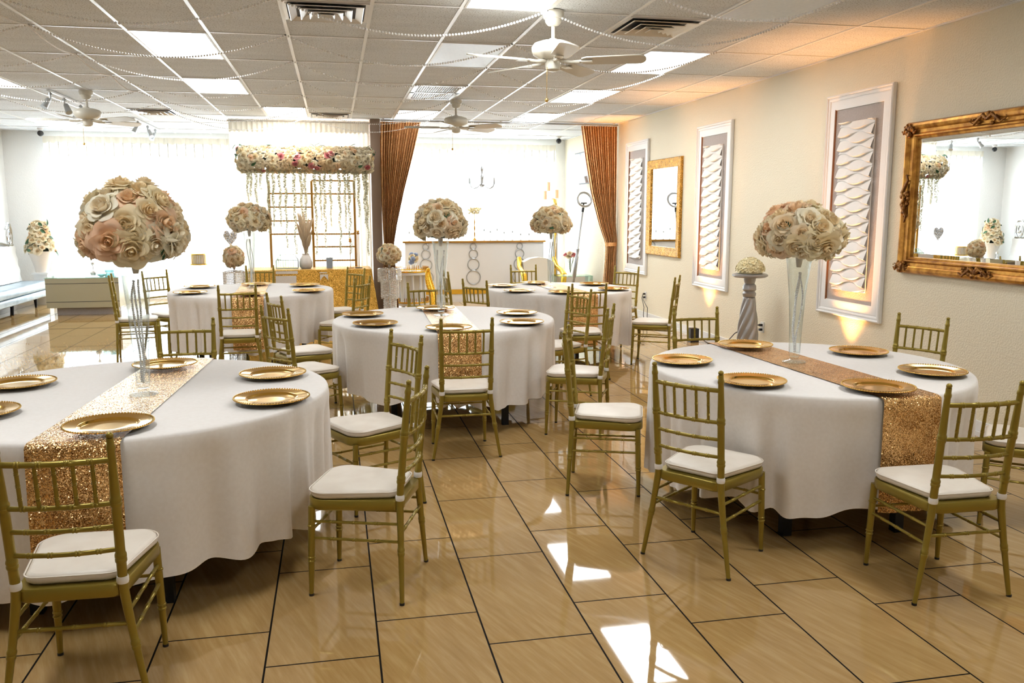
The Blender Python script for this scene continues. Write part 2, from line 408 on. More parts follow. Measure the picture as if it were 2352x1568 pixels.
# air diffusers: nested pyramids, and a return grille
def diffuser(i, j, half, label):
    x0, x1, y0, y1 = cell(i, j, half); t = thing('ceiling_vent', label, 'ceiling vent', ((x0 + x1) / 2, (y0 + y1) / 2, H - .012), group='air vents in the ceiling')
    hx, hy = (x1 - x0) / 2, (y1 - y0) / 2
    b = MB(); b.bbox((-hx, -hy, .009), (hx, hy, .0115)); b.build('duct', M['dark'], t, False)
    b = MB()
    for s in (-1, 1):
        b.bbox((s * hx, -hy, 0), (s * (hx - .025), hy, .011)); b.bbox((-hx + .025, s * hy, 0), (hx - .025, s * (hy - .025), .011))
    b.build('frame', M['ventmetal'], t, False)
    for a in (.95, .66, .42, .2):
        b = MB(); o, i2 = a * .9, a * .9 - .155
        rr = []
        for q, z in ((o * hx, -.016 - .02 * (1 - a)), (max(i2, .02) * hx, .006), (max(i2, .02) * hx + .004, .008), (o * hx + .006, -.012 - .02 * (1 - a))):
            rr.append([(sx * q, sy * q * hy / hx, z) for sx, sy in ((-1, -1), (1, -1), (1, 1), (-1, 1))])
        rr.append(rr[0]); b.rings(rr, True, (False, False)); b.build('louver', M['ventmetal'], t, False)
diffuser(4, -1, 'near', 'square metal ceiling vent at the top edge, left of the big ceiling fan')
diffuser(8, -1, 'near', 'square metal ceiling vent between the big ceiling fan and the lavender panel')
diffuser(4, 4, 'far', 'narrow far ceiling vent touching the top of the backdrop curtain')
diffuser(0, 4, 'far', 'far ceiling vent right of the left ceiling fan')
x0, x1, y0, y1 = cell(6, 2); t = thing('return_grille', 'perforated metal return air grille in the ceiling just before the middle fan', 'ceiling vent', ((x0 + x1) / 2, (y0 + y1) / 2, H - .012), group='air vents in the ceiling')
hx, hy = (x1 - x0) / 2, (y1 - y0) / 2
b = MB(); b.bbox((-hx, -hy, .009), (hx, hy, .0115)); b.build('duct', M['dark'], t, False)
b = MB()
for s in (-1, 1):
    b.bbox((s * hx, -hy, -.004), (s * (hx - .05), hy, .01)); b.bbox((-hx + .05, s * hy, -.004), (hx - .05, s * (hy - .05), .01))
b.bbox((-hx, -.03, -.004), (hx, .03, .01)); b.build('frame', M['ventmetal'], t, False)
b = MB()
for k in range(1, 22): b.bbox((-hx + .05, -hy + k * 2 * hy / 22 - .006, 0), (hx - .05, -hy + k * 2 * hy / 22 + .006, .008))
for k in range(1, 22): b.bbox((-hx + k * 2 * hx / 22 - .004, -hy + .05, .001), (-hx + k * 2 * hx / 22 + .004, hy - .05, .007))
b.build('grille', M['ventmetal'], t, False)

# ------------------------------------------------------------------ ceiling fans
def fan(x, y, a0, label):
    t = thing('ceiling_fan', label, 'ceiling fan', (x, y, H), 0, 'ceiling fans')
    b = MB(); b.lathe([(.062, -.001), (.075, -.006), (.076, -.03), (.068, -.055), (.058, -.06), (.056, -.08), (.04, -.1), (.022, -.106)], 28); b.build('canopy', M['fan'], t)
    b = MB(); b.lathe([(.013, -.1), (.013, -.19), (.026, -.19), (.026, -.205), (.03, -.21)], 14); b.build('downrod', M['fan'], t)
    b = MB(); b.lathe([(.03, -.2), (.085, -.208), (.135, -.225), (.152, -.25), (.152, -.275), (.142, -.3), (.1, -.325), (.06, -.335)], 36); b.build('motor_housing', M['fan'], t)
    b = MB(); b.lathe([(.055, -.333), (.056, -.375), (.05, -.4), (.03, -.412), (.001, -.414)], 24); b.build('switch_housing', M['fan'], t)
    for k in range(5):
        a = a0 + k * 2 * pi / 5; ca, sa = cos(a), sin(a); tl = R(-14)
        pts = []
        for s in range(9): q = -pi / 2 + pi * s / 8; pts.append((.60 + .055 * cos(q), .072 * sin(q)))
        for s in (1, 0): pass
        pts += [(.24, .058), (.205, .04), (.205, -.04), (.24, -.058)]
        b = MB(); vs = []
        for z in (-.004, .004):
            for px, py in pts:
                yy, zz = py * cos(tl) - z * sin(tl), py * sin(tl) + z * cos(tl) - .345
                vs.append((px * ca - yy * sa, px * sa + yy * ca, zz))
        n = len(pts); b.add(vs, [tuple(reversed(range(n))), tuple(range(n, 2 * n))] + [(j, (j + 1) % n, n + (j + 1) % n, n + j) for j in range(n)])
        bl = b.build('blade', M['fanblade'], t)
        b = MB(); b.tube([(.05 * ca, .05 * sa, -.34), (.13 * ca, .13 * sa, -.352), (.2 * ca, .2 * sa, -.35)], [.014, .011, .012], 8)
        b.box((.235 * ca, .235 * sa, -.353), (.09, .06, .006), a); b.build('blade_arm', M['fan'], bl)
    b = MB(); b.tube([(-.05, -.03, -.39), (-.052, -.032, -.6)], .0018, 5); b.ball((-.052, -.032, -.615), .013, 8, 6, 1.2); b.build('pull_chain', M['brass'], t)
fan(1.553, 6.06, R(-22), 'large cream ceiling fan nearest the camera, with a hanging brass pull chain')
fan(1.558, 11.018, R(33), 'smaller cream ceiling fan before the copper curtains, behind the big fan')
fan(-2.786, 11.035, R(42), 'cream ceiling fan at the left beside the track spotlights')

# ------------------------------------------------------------------ bead garlands
def beads(name, p0, p1, sag, label, group, r=.0075, m='pearl', gap=.021):
    p0, p1 = Vector(p0), Vector(p1); L = (p1 - p0).length * (1 + 2.6 * (sag / max((p1 - p0).length, .01)) ** 2); n = max(4, int(L / gap))
    b = MB()
    for k in range(n + 1):
        u = k / n; p = p0.lerp(p1, u); p.z -= sag * 4 * u * (1 - u)
        b.ball(p, r, 6, 5)
    o = b.build(name, M[m]); tag(o, label, 'bead garland', group); return o
HK = H - .016
hooks = {}
for nm, x in (('a', -3.97), ('b', -2.19), ('c', -.33), ('d', 1.50), ('e', 3.33)):
    for j in range(-2, 6): hooks[nm, j] = (x, GY + TY * j - .07, HK)
ordn = ['nearest', 'second', 'third', 'fourth', 'fifth', 'sixth', 'seventh', 'eighth']
bay = {'ab': 'ceiling bay left of the left fan', 'bc': 'ceiling bay right of the left fan', 'cd': 'middle ceiling bay, left of the big fan', 'de': 'right ceiling bay, beside the right wall'}
def swags(a, c, rows, sag):
    for q, j in enumerate(rows):
        beads('bead_garland', hooks[a, j], hooks[c, j], sag, '%s bead garland from the camera in the %s' % (ordn[q], bay[a + c]), 'bead garlands swagged across the ceiling', r=.009 if j < 1 else .0082, gap=.022 if j < 2 else .026)
swags('b', 'c', (-1, 0, 1, 2, 3, 4, 5), .2)
swags('c', 'd', (-2, -1, 0, 1, 2, 3, 4, 5), .2)
swags('d', 'e', (-1, 0, 1, 2, 3, 4), .2)
swags('a', 'b', (0, 1, 2, 3, 4), .14)
for q, j in enumerate((-1, 0, 1, 2)):
    beads('bead_garland', hooks['b', j], hooks['b', j + 1], .05, '%s bead garland from the camera along the ceiling bar above the left rose ball' % ordn[q], 'bead garlands swagged across the ceiling')
beads('bead_garland', hooks['d', -2], (3.3, 5.05, HK), .25, 'bead garland under the lavender ceiling panel at the top right, nearest the right wall', 'bead garlands swagged across the ceiling', r=.0095, gap=.026)

# track lights
def track(x, ys, heads, label):
    t = thing('track_light', label, 'track light', (x, ys[0], H - .008))
    b = MB(); b.bbox((-.018, 0, -.02), (.018, ys[1] - ys[0], 0)); b.build('rail', M['white'], t, False)
    for y, d in heads:
        b = MB(); b.tube([(0, y, -.02), (0, y, -.09)], .012, 8); b.lathe([(.022, -.03), (.022, -.055)], 10, (0, y, 0)); b.tube([(0, y, -.09), (.02 * d, y - .02, -.12)], .01, 6)
        b.tube([(.015 * d, y - .01, -.10), (.06 * d, y - .06, -.20)], [.028, .04], 12); b.build('spotlight', M['greymetal'], t)
track(-3.18, (11.0, 12.4), ((.06, -1), (.6, 1), (1.3, -1)), 'white ceiling track with three grey spotlights left of the left fan')
track(-2.9, (14.0, 16.0), ((.3, -1), (1.0, 1), (1.6, -1)), 'far ceiling track with small spotlights behind the left fan blades')
# security cameras
def seccam(p, label):
    t = thing('security_camera', label, 'camera', p, 0, 'security cameras under the ceiling')
    b = MB(); b.lathe([(.05, 0), (.05, -.02), (.03, -.04), (.03, -.06)], 16); b.build('mount', M['white'], t)
    b = MB(); b.ball((0, -.01, -.09), .05, 14, 10); b.build('lens', M['blackplastic'], t)
seccam((at(93, 303, 16.1).x, 16.1, H - .001), 'small dark security camera above the left sheer curtain')
seccam((at(1283, 327, 15.9).x, 15.9, H - .001), 'small dark security camera above the right sheer curtain, beside the television')

# ------------------------------------------------------------------ curtains
def sheer_curtain(name, x0, x1, Y, z0, z1, m, label, pitch=.11, amp=.03, head=.13, headm='header', mi=1.0):
    t = thing(name, label, 'curtain', ((x0 + x1) / 2, Y, z0)); W = x1 - x0; n = int(W / pitch * 8); hz = z1 - z0
    ph = [random.uniform(-.5, .5) for _ in range(60)]
    def wav(u):
        s = u * W / pitch; k = int(s) % 60
        return amp * (sin(2 * pi * s) + .35 * sin(2 * pi * s * .37 + 1) + ph[k] * .3 * sin(pi * (s % 1)))
    b = MB(); b.grid(n + 1, 5, lambda i, j: (-W / 2 + W * i / n, wav(i / n) * (1.1 - .25 * j / 4), hz * j / 4 * (1 - head / hz)))
    b.build('drape', M[m], t, True, 180)
    b = MB(); b.grid(n + 1, 3, lambda i, j: (-W / 2 + W * i / n, wav(i / n) * .7 - .004, hz - head + head * j / 2 - (.012 * (1 + sin(i * .9)) if j == 0 else 0)))
    b.build('header', M[headm], t, True, 180)
    if pitch > .12:
        b = MB()
        for k in range(int(W / pitch)):
            x = -W / 2 + pitch * (k + .75); b.bbox((x - .011, -amp - .012, hz - .34 - .05 * ph[k]), (x + .011, -amp - .006, hz - head)); b.bbox((x - .004, -amp - .010, hz - .8 - .3 * ph[k]), (x + .004, -amp - .006, hz - .3))
        b.build('pleats', M['pleat'], t, False)
    return t
sheer_curtain('sheer_curtain', -4.93, -1.62, 16.52, .03, 2.9, 'sheer', 'white sheer curtain over the left window, behind the flower urn and sofa', .15, .035, .1)
sheer_curtain('sheer_curtain', 1.15, 4.30, 16.52, .03, 2.88, 'sheer', 'white sheer curtain over the right window, behind the bar counter', .15, .035, .1)
tb = sheer_curtain('backdrop_curtain', -1.50, .57, 13.62, .02, 2.97, 'sheerwarm', 'ivory gathered backdrop curtain with ruffled top behind the hanging rose garland', .075, .028, .17)
b = MB(); b.tube([(-1.05, -.02, -.03 + H - .045), (1.05, -.02, H - .075)], .012, 8); b.build('curtain_rod', M['silver'], tb)
# rod + sequin curtains
t = thing('curtain_rod', 'long dark ceiling rod carrying the two copper sequin curtains', 'curtain rod', (0, 13.4, H - .03))
b = MB(); b.tube([(.74, 0, 0), (WR - .01, 0, 0)], .014, 10); b.build('rod', M['greymetal'], t)
for x in (.78, 2.6, 4.45):
    b = MB(); b.bbox((x - .012, -.012, -.0), (x + .012, .012, .029)); b.build('bracket', M['white'], t, False)
def sequin_curtain(prof, label, tie_z, seed):
    rnd = random.Random(seed); zs = [p[0] for p in prof]; t = thing('sequin_curtain', label, 'curtain', ((prof[0][1] + prof[0][2]) / 2, 13.4, 0), 0, 'copper sequin curtains')
    x0 = (prof[0][1] + prof[0][2]) / 2; nf = 15; n = nf * 8
    offs = [rnd.uniform(-.3, .3) for _ in range(nf + 2)]
    rows = 40; ztop, zb = zs[0], zs[-1]
    def lr(z):
        for (za, la, ra), (zc, lc, rc) in zip(prof, prof[1:]):
            if zc <= z <= za:
                k = (za - z) / (za - zc); k = k * k * (3 - 2 * k) if False else k
                return la + (lc - la) * k, ra + (rc - ra) * k
        return prof[-1][1:]
    def fn(i, j):
        z = ztop + (zb - ztop) * j / (rows - 1); l, r = lr(z); u = i / n; s = u * nf; k = int(s)
        s2 = s + offs[k] * (1 - cos(2 * pi * (s - k))) * .25
        a = .035 + .02 * (1 - min(1, (r - l) / .6))
        return (l + (r - l) * u - x0, a * sin(2 * pi * s2) + .012 * sin(2 * pi * s * .31 + z), z)
    b = MB(); b.grid(n + 1, rows, fn); b.build('drape', M['curtain'], t, True, 180)
    l, r = lr(tie_z); b = MB()
    b.rings([[((l + r) / 2 - x0 + ((r - l) / 2 + .012) * cos(2 * pi * q / 24), .068 * sin(2 * pi * q / 24), tie_z + dz) for q in range(24)] for dz in (-.03, -.012, .012, .03)], True, (False, False)); b.build('tieback', M['curtain'], t)
def X(px, py): return at(px, py, 13.4).x
sequin_curtain([(2.95, X(873, 283), X(966, 283)), (2.45, X(874, 380), X(949, 380)), (1.9, X(876, 460), X(928, 460)), (1.4, X(879, 525), X(912, 525)), (1.1, X(882, 562), X(905, 562)), (1.02, X(882, 572), X(905, 572)), (.8, X(880, 610), X(908, 610)), (.02, X(882, 705), X(917, 705))], 'copper sequin curtain beside the pillar, tied back above the crystal stand', 1.06, 3)
XR = WR - .02
sequin_curtain([(2.95, X(1335, 283), XR - .005), (2.45, X(1345, 350), XR - .005), (1.9, X(1358, 430), XR - .005), (1.4, X(1376, 510), XR - .01), (1.1, X(1390, 560), X(1415, 560)), (1.02, X(1391, 570), X(1414, 570)), (.8, X(1389, 610), min(XR, X(1418, 610))), (.02, X(1383, 700), min(XR, X(1416, 690)))], 'copper sequin curtain against the right wall, tied back beside the ring light', 1.07, 5)
# ================================================================== TABLES
TAB = {1: (-.973, 4.26, .92), 2: (2.556, 4.254, .855), 3: (.847, 6.779, .885), 4: (-.9, 9.68, .867), 5: (2.442, 9.17, .80)}
TN = {1: 'front left table', 2: 'front right table', 3: 'middle table', 4: 'back left table', 5: 'back right table'}
TD = {1: 'nearest the camera at the left edge', 2: 'nearest the right wall with the mirror', 3: 'in the middle of the room', 4: 'before the rose garland backdrop', 5: 'before the right copper curtain'}
LEGS = {1: (.25, -.69), 2: (-.38, -.53), 3: (.385, -.575), 4: (.54, -.22), 5: (.35, -.50)}
LEG2 = {1: (-.25, -.69), 2: (.2, -.60), 3: (-.43, -.21), 4: (-.60, .26), 5: (-.36, -.45)}
ZT = .752; ZC = .758
def cloth_mesh(Rr, seed, hem=.17):
    rnd = random.Random(seed); b = MB(); n = 360
    ks = [(rnd.choice((11, 13, 16, 17, 19, 23) if Rr > .9 else (17, 19, 22, 25, 29, 31)), rnd.uniform(0, 6.28), rnd.uniform(.5, 1)) for _ in range(4)]
    env = [(rnd.choice((2, 3, 5)), rnd.uniform(0, 6.28)) for _ in range(2)]
    big = Rr > .9 or Rr == .855; n1, n2, n3 = (21, 34, 9) if big else (27, 41, 12)
    def fold(a):
        w = a + .10 * sin(3 * a + seed) + .05 * sin(5 * a + 2 * seed)
        q = .5 + .5 * sin(n1 * w + seed); p2 = .5 + .5 * sin(n2 * w + 2.3 * seed); p3 = .5 + .5 * sin(n3 * w + 1.7 * seed)
        return -(.50 * q ** 2.2 + .22 * p2 + .28 * p3 ** 1.5) * (.75 + .25 * sin(2 * a + seed) * sin(3 * a))
    prof = [(0.0, ZC)] + [(Rr * q, ZC) for q in (.12, .25, .4, .55, .7, .82, .9, .955)] + [(Rr - .012, ZC - .001), (Rr - .004, ZC - .006), (Rr, ZC - .016)]
    nr = len(prof); m = 16
    def fn(i, j):
        a = 2 * pi * i / n
        if j < nr:
            r, z = prof[j]; r = max(r, .001)
            z += .0012 * sin(5 * a + seed) * sin(r * 11) if 0 < j < nr - 3 else 0
        else:
            t = (j - nr + 1) / m; f = fold(a)
            r = Rr + .004 + .022 * t + (.145 if big else .115) * f * min(1, t * 1.15) ** .75 * min(1, t * 6)
            hz = hem + .028 * sin(2 * a + seed * 1.7) + .020 * sin(5 * a + seed) - .03 * (f + .5)
            z = prof[-1][1] + (hz - prof[-1][1]) * t
        return (r * cos(a), r * sin(a), z)
    b.grid(n, nr + m, fn, True)
    return b, fold
def runner_mesh(Rr, ang, off, zf, zb, W=.31, seed=1):
    """strip across the table along direction ang, with both ends hanging down the cloth"""
    b = MB(); d = Vector((cos(ang), sin(ang))); s = Vector((sin(ang), -cos(ang))); nw, K = 18, []
    hang = 22; top = 30
    def fn(i, j):
        w = off + W * (i / (nw - 1) - .5); e = sqrt((Rr + .012) ** 2 - w * w)
        if j < hang:
            k = 1 - j / hang; z = ZC + .012 - .0 - k * (ZC - zb); q = -e - .02 - .012 * k - .006 * sin(w * 40 + seed) * k
            if j >= hang - 2: q = -e - (.02 if j == hang - 2 else .012); z = ZC - .012 if j == hang - 2 else ZC - .002
        elif j < hang + top:
            k = (j - hang) / (top - 1); q = -e + .012 + (2 * e - .024) * k; z = ZC + .0045
        else:
            k = (j - hang - top + 1) / hang; z = ZC + .012 - k * (ZC - zf); q = e + .02 + .012 * k + .008 * sin(w * 45 + 2 * seed) * k
            if j - hang - top < 2: q = e + (.012 if j == hang + top else .02); z = ZC - .002 if j == hang + top else ZC - .012
        p = d * q + s * w
        return (p.x, p.y, z)
    b.grid(nw, 2 * hang + top, fn); return b
RUN = {1: (-93.2, -.05, .33, .45), 2: (-87.5, .0, .21, .45), 3: (-91.5, -.02, .27, .45), 4: (-88, -.0, .22, .45), 5: (-87, -.0, .22, .45)}
for k, (tx, ty, Rr) in TAB.items():
    t = thing('round_table', 'round folding table under white cloth, %s' % TD[k], 'table', (tx, ty, 0), 0, 'round tables')
    b = MB(); b.lathe([(Rr - .04, ZT - .028), (Rr - .025, ZT - .02), (Rr - .025, ZT - .006), (Rr - .04, ZT)], 64); b.build('tabletop', M['black'], t)
    l1, l2 = LEGS[k], LEG2[k]
    for lx, ly in (l1, l2, (-l1[0] * .9, -l1[1] * .9), (-l2[0] * .9, -l2[1] * .9)):
        b = MB(); b.bbox((lx - .024, ly - .024, 0), (lx + .024, ly + .024, ZT - .03)); b.build('leg', M['black'], t, False)
    b, _f = cloth_mesh(Rr, k * 1.37, {1: .18, 2: .185, 3: .235, 4: .2, 5: .2}[k])
    o = b.build('tablecloth', M['cloth'], None, True, 180, (tx, ty, 0))
    tag(o, 'white long tablecloth on the %s' % TN[k], 'tablecloth', 'white round tablecloths')
    a, off, zf, zb = RUN[k]
    b = runner_mesh(Rr, R(a), off, zf, zb, .33 if k == 1 else .31, k)
    o = b.build('table_runner', M['runner'], None, True, 60, (tx, ty, 0))
    tag(o, 'rose gold sequin runner draped over the %s' % TN[k], 'table runner', 'sequin table runners')

# ------------------------------------------------------------------ charger plates
ZP = ZC + .0075
def charger():
    t = thing('charger_plate', None, None)
    b = MB(); r = .168
    b.lathe([(.06, 0.0), (.104, .0005), (.114, .008), (.158, .0135), (r, .0155), (r + .001, .0175), (r - .003, .0190), (.158, .0172), (.1165, .0135), (.1125, .0125), (.105, .0052), (.102, .0040), (.05, .0036), (.001, .0036)], 72); b.build('dish', M['charger'], t)
    b = MB(); 
    for k in range(84):
        a = 2 * pi * k / 84; b.ball(((r - .0025) * cos(a), (r - .0025) * sin(a), .0183), .0042, 5, 4)
    b.build('beaded_rim', M['chargerrim'], t)
    return t
PL = {1: [(-.897, 3.53), (-.300, 3.90), (-.335, 4.50), (-.935, 4.90), (-1.54, 4.50), (-1.50, 3.87)],
      2: [(2.518, 4.89), (1.907, 4.448), (2.012, 3.824), (3.066, 4.517), (3.068, 3.867), (2.535, 3.56)],
      3: [(.206, 7.012), (.28, 6.41), (.84, 7.333), (1.46, 6.844), (1.375, 6.26), (.79, 6.06)],
      4: [(-.899, 10.2), (-.347, 9.98), (-.285, 9.24), (-1.489, 9.98), (-1.48, 9.27), (-.86, 8.97)],
      5: [(1.84, 9.44), (1.90, 8.78), (2.31, 9.72), (2.93, 9.44), (2.95, 8.79), (2.33, 8.54)]}
PLL = {1: ['nearest the camera on the sequin runner', 'front one of two at the right', 'rear one of two at the right', 'at the far end of the runner', 'cut by the left edge, rear of two', 'cut by the left edge, front of two'],
       2: ['at the far end of the runner', 'at the left side, before the crumpled cloth', 'at the front left, behind the chair back', 'at the back, right of the vase', 'rightmost on the cloth', 'at the near end of the runner'],
       3: ['rear one of two at the left', 'front one of two at the left', 'at the far runner end, behind the vase', 'rear one of two at the right', 'front one of two at the right', 'at the near runner end, behind a chair back'],
       4: ['at the far runner end, behind the vase', 'rear one of two at the right', 'front one of two at the right', 'rear one of two at the left', 'front one of two at the left', 'at the near runner end, behind a chair back'],
       5: ['rear one of two at the left', 'front one of two at the left', 'at the far end of the runner', 'rear one of two at the right', 'front one of two at the right', 'at the near runner end, behind chair backs']}
proto = None
for k in PL:
    for (x, y), lb in zip(PL[k], PLL[k]):
        label = 'gold plate on the %s, %s' % (TN[k], lb)
        if proto is None: proto = charger(); o = proto; o.location = (x, y, ZP)
        else: o = dup(proto, (x, y, ZP))
        tag(o, label, 'plate', 'gold charger plates on the tables')

# ================================================================== CHAIRS
def bamboo(path_fn, r_fn, nodes, n=40, segs=10):
    """a tube along path_fn(u) with raised bamboo rings at the given u"""
    us = sorted(set([i / n for i in range(n + 1)] + [u for c in nodes for u in (c - .012, c - .009, c - .004, c, c + .004, c + .009, c + .012) if 0 <= u <= 1]))
    P = []; rad = []
    for u in us:
        P.append(path_fn(u)); k = min([abs(u - c) for c in nodes] or [9]); rad.append(r_fn(u) * (1.0 + (.2 if k <= .0045 else .1 if k <= .0095 else 0)))
    b = MB(); b.tube(P, rad, segs); return b
HW = .163
def post_pt(z, s):
    if z < .42:
        k = 1 - z / .42; return Vector((s * (HW - .004 + .064 * k ** 1.15), -.188 - .018 * k, z))
    k = (z - .42) / .515; return Vector((s * (HW - .004 + .006 * k), -.188 - .05 * k ** 1.1, z))
def make_chair():
    t = thing('ballroom_chair', None, None); g = M['chair']
    for s in (-1, 1):
        b = bamboo(lambda u: post_pt(.008 + u * .912, s), lambda u: .0098 + .0058 * min(1, u / .42) - (.0045 * max(0, (u - .80) / .20)), [.22, .235, .55, .565, .76, .775, .965], 30, 12)
        b.ball(post_pt(.928, s), .0118, 12, 8, .9)
        p = b.build('back_post', g, t)
        b = MB(); q = post_pt(0, s); b.lathe([(.0108, 0), (.0108, .01)], 10, (q.x, q.y, 0)); b.build('foot_cap', M['blackplastic'], p)
    for s in (-1, 1):
        b = bamboo(lambda u: Vector((s * (.175 + .008 * (1 - u)), .185 + .012 * (1 - u), .008 + u * .385)), lambda u: .0098 + .0052 * min(1, u / .5), [.38, .42, .78], 14, 12)
        p = b.build('leg', g, t)
        b = MB(); b.lathe([(.0108, 0), (.0108, .01)], 10, (s * .183, .197, 0)); b.build('foot_cap', M['blackplastic'], p)
    def rail(z, r, nodes, bow=.022):
        a, c = post_pt(z, -1), post_pt(z, 1)
        b = bamboo(lambda u: a.lerp(c, u) + Vector((0, -bow * 4 * u * (1 - u), 0)), lambda u: r, nodes, 14, 10); return b
    nd = [.17, .2, .36, .39, .61, .64, .80, .83]
    for z, r in ((.848, .0102), (.704, .0088), (.626, .0082), (.546, .0082)): rail(z, r, nd).build('back_rail', g, t)
    for k in range(5):
        u = (k + 1) / 6; pa = post_pt(.704, -1).lerp(post_pt(.704, 1), u) + Vector((0, -.022 * 4 * u * (1 - u), 0)); pb = post_pt(.848, -1).lerp(post_pt(.848, 1), u) + Vector((0, -.022 * 4 * u * (1 - u), 0))
        bamboo(lambda q: pa.lerp(pb, q), lambda q: .0067, [.2, .24, .5, .54, .78, .82], 6, 8).build('spindle', g, t)
    # seat ring and cushion: rounded trapezoid
    def outline(fw, bw, y0, y1, rc, n=7):
        pts = []
        for (cx, cy, a0) in ((bw - rc * .6, y0 + rc * .6, -90), (fw - rc, y1 - rc, 0), (-(fw - rc), y1 - rc, 90), (-(bw - rc * .6), y0 + rc * .6, 180)):
            r = rc * .6 if cy < 0 else rc
            for k in range(n): a = R(a0 + 90 * k / (n - 1)); pts.append((cx + r * cos(a), cy + r * sin(a)))
        return pts
    def slab(rows, fw, bw, y0, y1, rc):
        b = MB(); rr = []
        for ins, z in rows: rr.append([(x, y, z) for x, y in outline(fw - ins, bw - ins, y0 + ins, y1 - ins, max(rc - ins, .012))])
        b.rings(rr); return b
    slab([(.004, .383), (0, .388), (0, .422), (.004, .427)], .198, .168, -.200, .212, .085).build('seat_frame', g, t)
    b = slab([(.010, .4285), (.002, .436), (.0, .447), (.004, .458), (.014, .4645)], .196, .152, -.172, .208, .085)
    # crowned top
    o = outline(.196 - .014, .152 - .014, -.172 + .014, .208 - .014, .071); rr = []
    for k in (1.0, .8, .55, .3, .05): rr.append([(x * k, .018 + (y - .018) * k, .4645 + .009 * (1 - k ** 2.2)) for x, y in o])
    b.rings(rr, True, (False, True)); c = b.build('cushion', M['cushion'], t, True, 50)
    o = outline(.198, .154, -.174, .210, .086); b = MB(); b.tube([(x, y, .456) for x, y in o + o[:1]], .0028, 6, False); b.build('piping', M['cushion'], c)
    for s in (-1, 1):
        q = post_pt(.440, s); b = MB(); b.lathe([(.0172, -.012), (.0190, -.006), (.0190, .006), (.0172, .012)], 16, (q.x, q.y, .44)); b.build('strap', M['strap'], c)
    # stretchers
    for s in (-1, 1):
        for z in (.328, .255):
            pa, pb = post_pt(z, s), Vector((s * .178, .19, z)); bamboo(lambda u: pa.lerp(pb, u), lambda u: .0066, [.25, .28, .5, .53, .75, .78], 5, 8).build('stretcher', g, t)
    pa, pb = Vector((-.178, .19, .285)), Vector((.178, .19, .285)); bamboo(lambda u: pa.lerp(pb, u), lambda u: .0066, [.25, .28, .5, .53, .75, .78], 5, 8).build('stretcher', g, t)
    pa2, pb2 = post_pt(.29, -1), post_pt(.29, 1); bamboo(lambda u: pa2.lerp(pb2, u), lambda u: .0072, [.2, .23, .5, .53, .77, .8], 5, 8).build('stretcher', g, t)
    return t
CH = [
 (-.855, 2.985, -1.7, 'gold chair nearest the camera at the left, back turned, before the sequin runner'),
 (.104, 3.611, 71.2, 'gold chair at the right side of the front left table, standing clear on the tiles'),
 (.165, 4.665, 116, 'gold chair behind the one at the right side of the front left table'),
 (-.937, 5.445, 181.6, 'gold chair behind the vase of the front left table, facing the camera'),
 (.813, 5.565, -.7, 'gold chair with back turned before the runner of the middle table'),
 (-.286, 7.290, -65.9, 'gold chair at the rear left of the middle table, seen past another chair back'),
 (-.25, 6.40, -52.0, 'gold chair at the front left of the middle table, facing right'),
 (1.722, 5.921, 64.0, 'gold chair at the right of the middle table, seat facing left'),
 (1.898, 7.172, 110.6, 'gold chair at the far right of the middle table, overlapping the back right table runner'),
 (.876, 7.933, -170.0, 'gold chair behind the vase of the middle table, before the white bar cart'),
 (2.346, 7.920, -1.8, 'gold chair with back turned before the runner of the back right table'),
 (3.303, 8.485, 58.8, 'gold chair seen side on at the right of the back right table, by the outlet'),
 (3.347, 9.852, 131.5, 'gold chair at the far right table beside the foot of the right copper curtain'),
 (2.349, 10.334, -177.7, 'gold chair behind the back right table, before the cream sofa'),
 (1.539, 8.485, -53.2, 'gold chair at the left of the back right table, under the silver rings'),
 (1.47, 9.70, -88.0, 'narrow looking gold chair seen edge on, right of the middle table vase'),
 (-.916, 8.440, 4.2, 'gold chair with back turned before the runner of the back left table'),
 (.051, 10.272, 126.2, 'farther of two overlapping gold chairs before the gold sequin table cloth'),
 (.066, 9.039, 60.8, 'nearer of two overlapping gold chairs at the right of the back left table'),
 (-.914, 10.832, 183.1, 'gold chair behind the back left table, directly before the gold dessert table'),
 (-2.139, 9.854, -80.8, 'gold chair at the left of the back left table, beside the beige console'),
 (-1.862, 10.258, -131.2, 'gold chair at the far left of the back left table, under the front rose ball'),
 (1.688, 3.582, -53.3, 'gold chair at the front left of the front right table, back to the aisle'),
 (2.529, 3.105, -1.3, 'gold chair nearest the camera at the right, before the orange lit runner end'),
 (3.496, 3.639, 47.5, 'gold chair cut by the right edge beside the front right table'),
 (3.548, 4.774, 114.4, 'gold chair below the ornate mirror at the back of the front right table'),
 (2.500, 5.374, -178.9, 'gold chair behind the front right table, before the black uplight'),
 (1.530, 4.656, -110.0, 'gold chair at the left of the front right table, seen side on in the aisle'),
 (-2.20, 4.75, -110, 'gold chair at the left of the front left table, beyond the picture edge'),
]
proto = make_chair()
for k, (x, y, a, lb) in enumerate(CH[:28]):
    o = proto if k == 0 else dup(proto)
    o.location = (x, y, 0); o.rotation_euler = (0, 0, R(a)); tag(o, lb, 'chair', 'gold chairs around the tables')

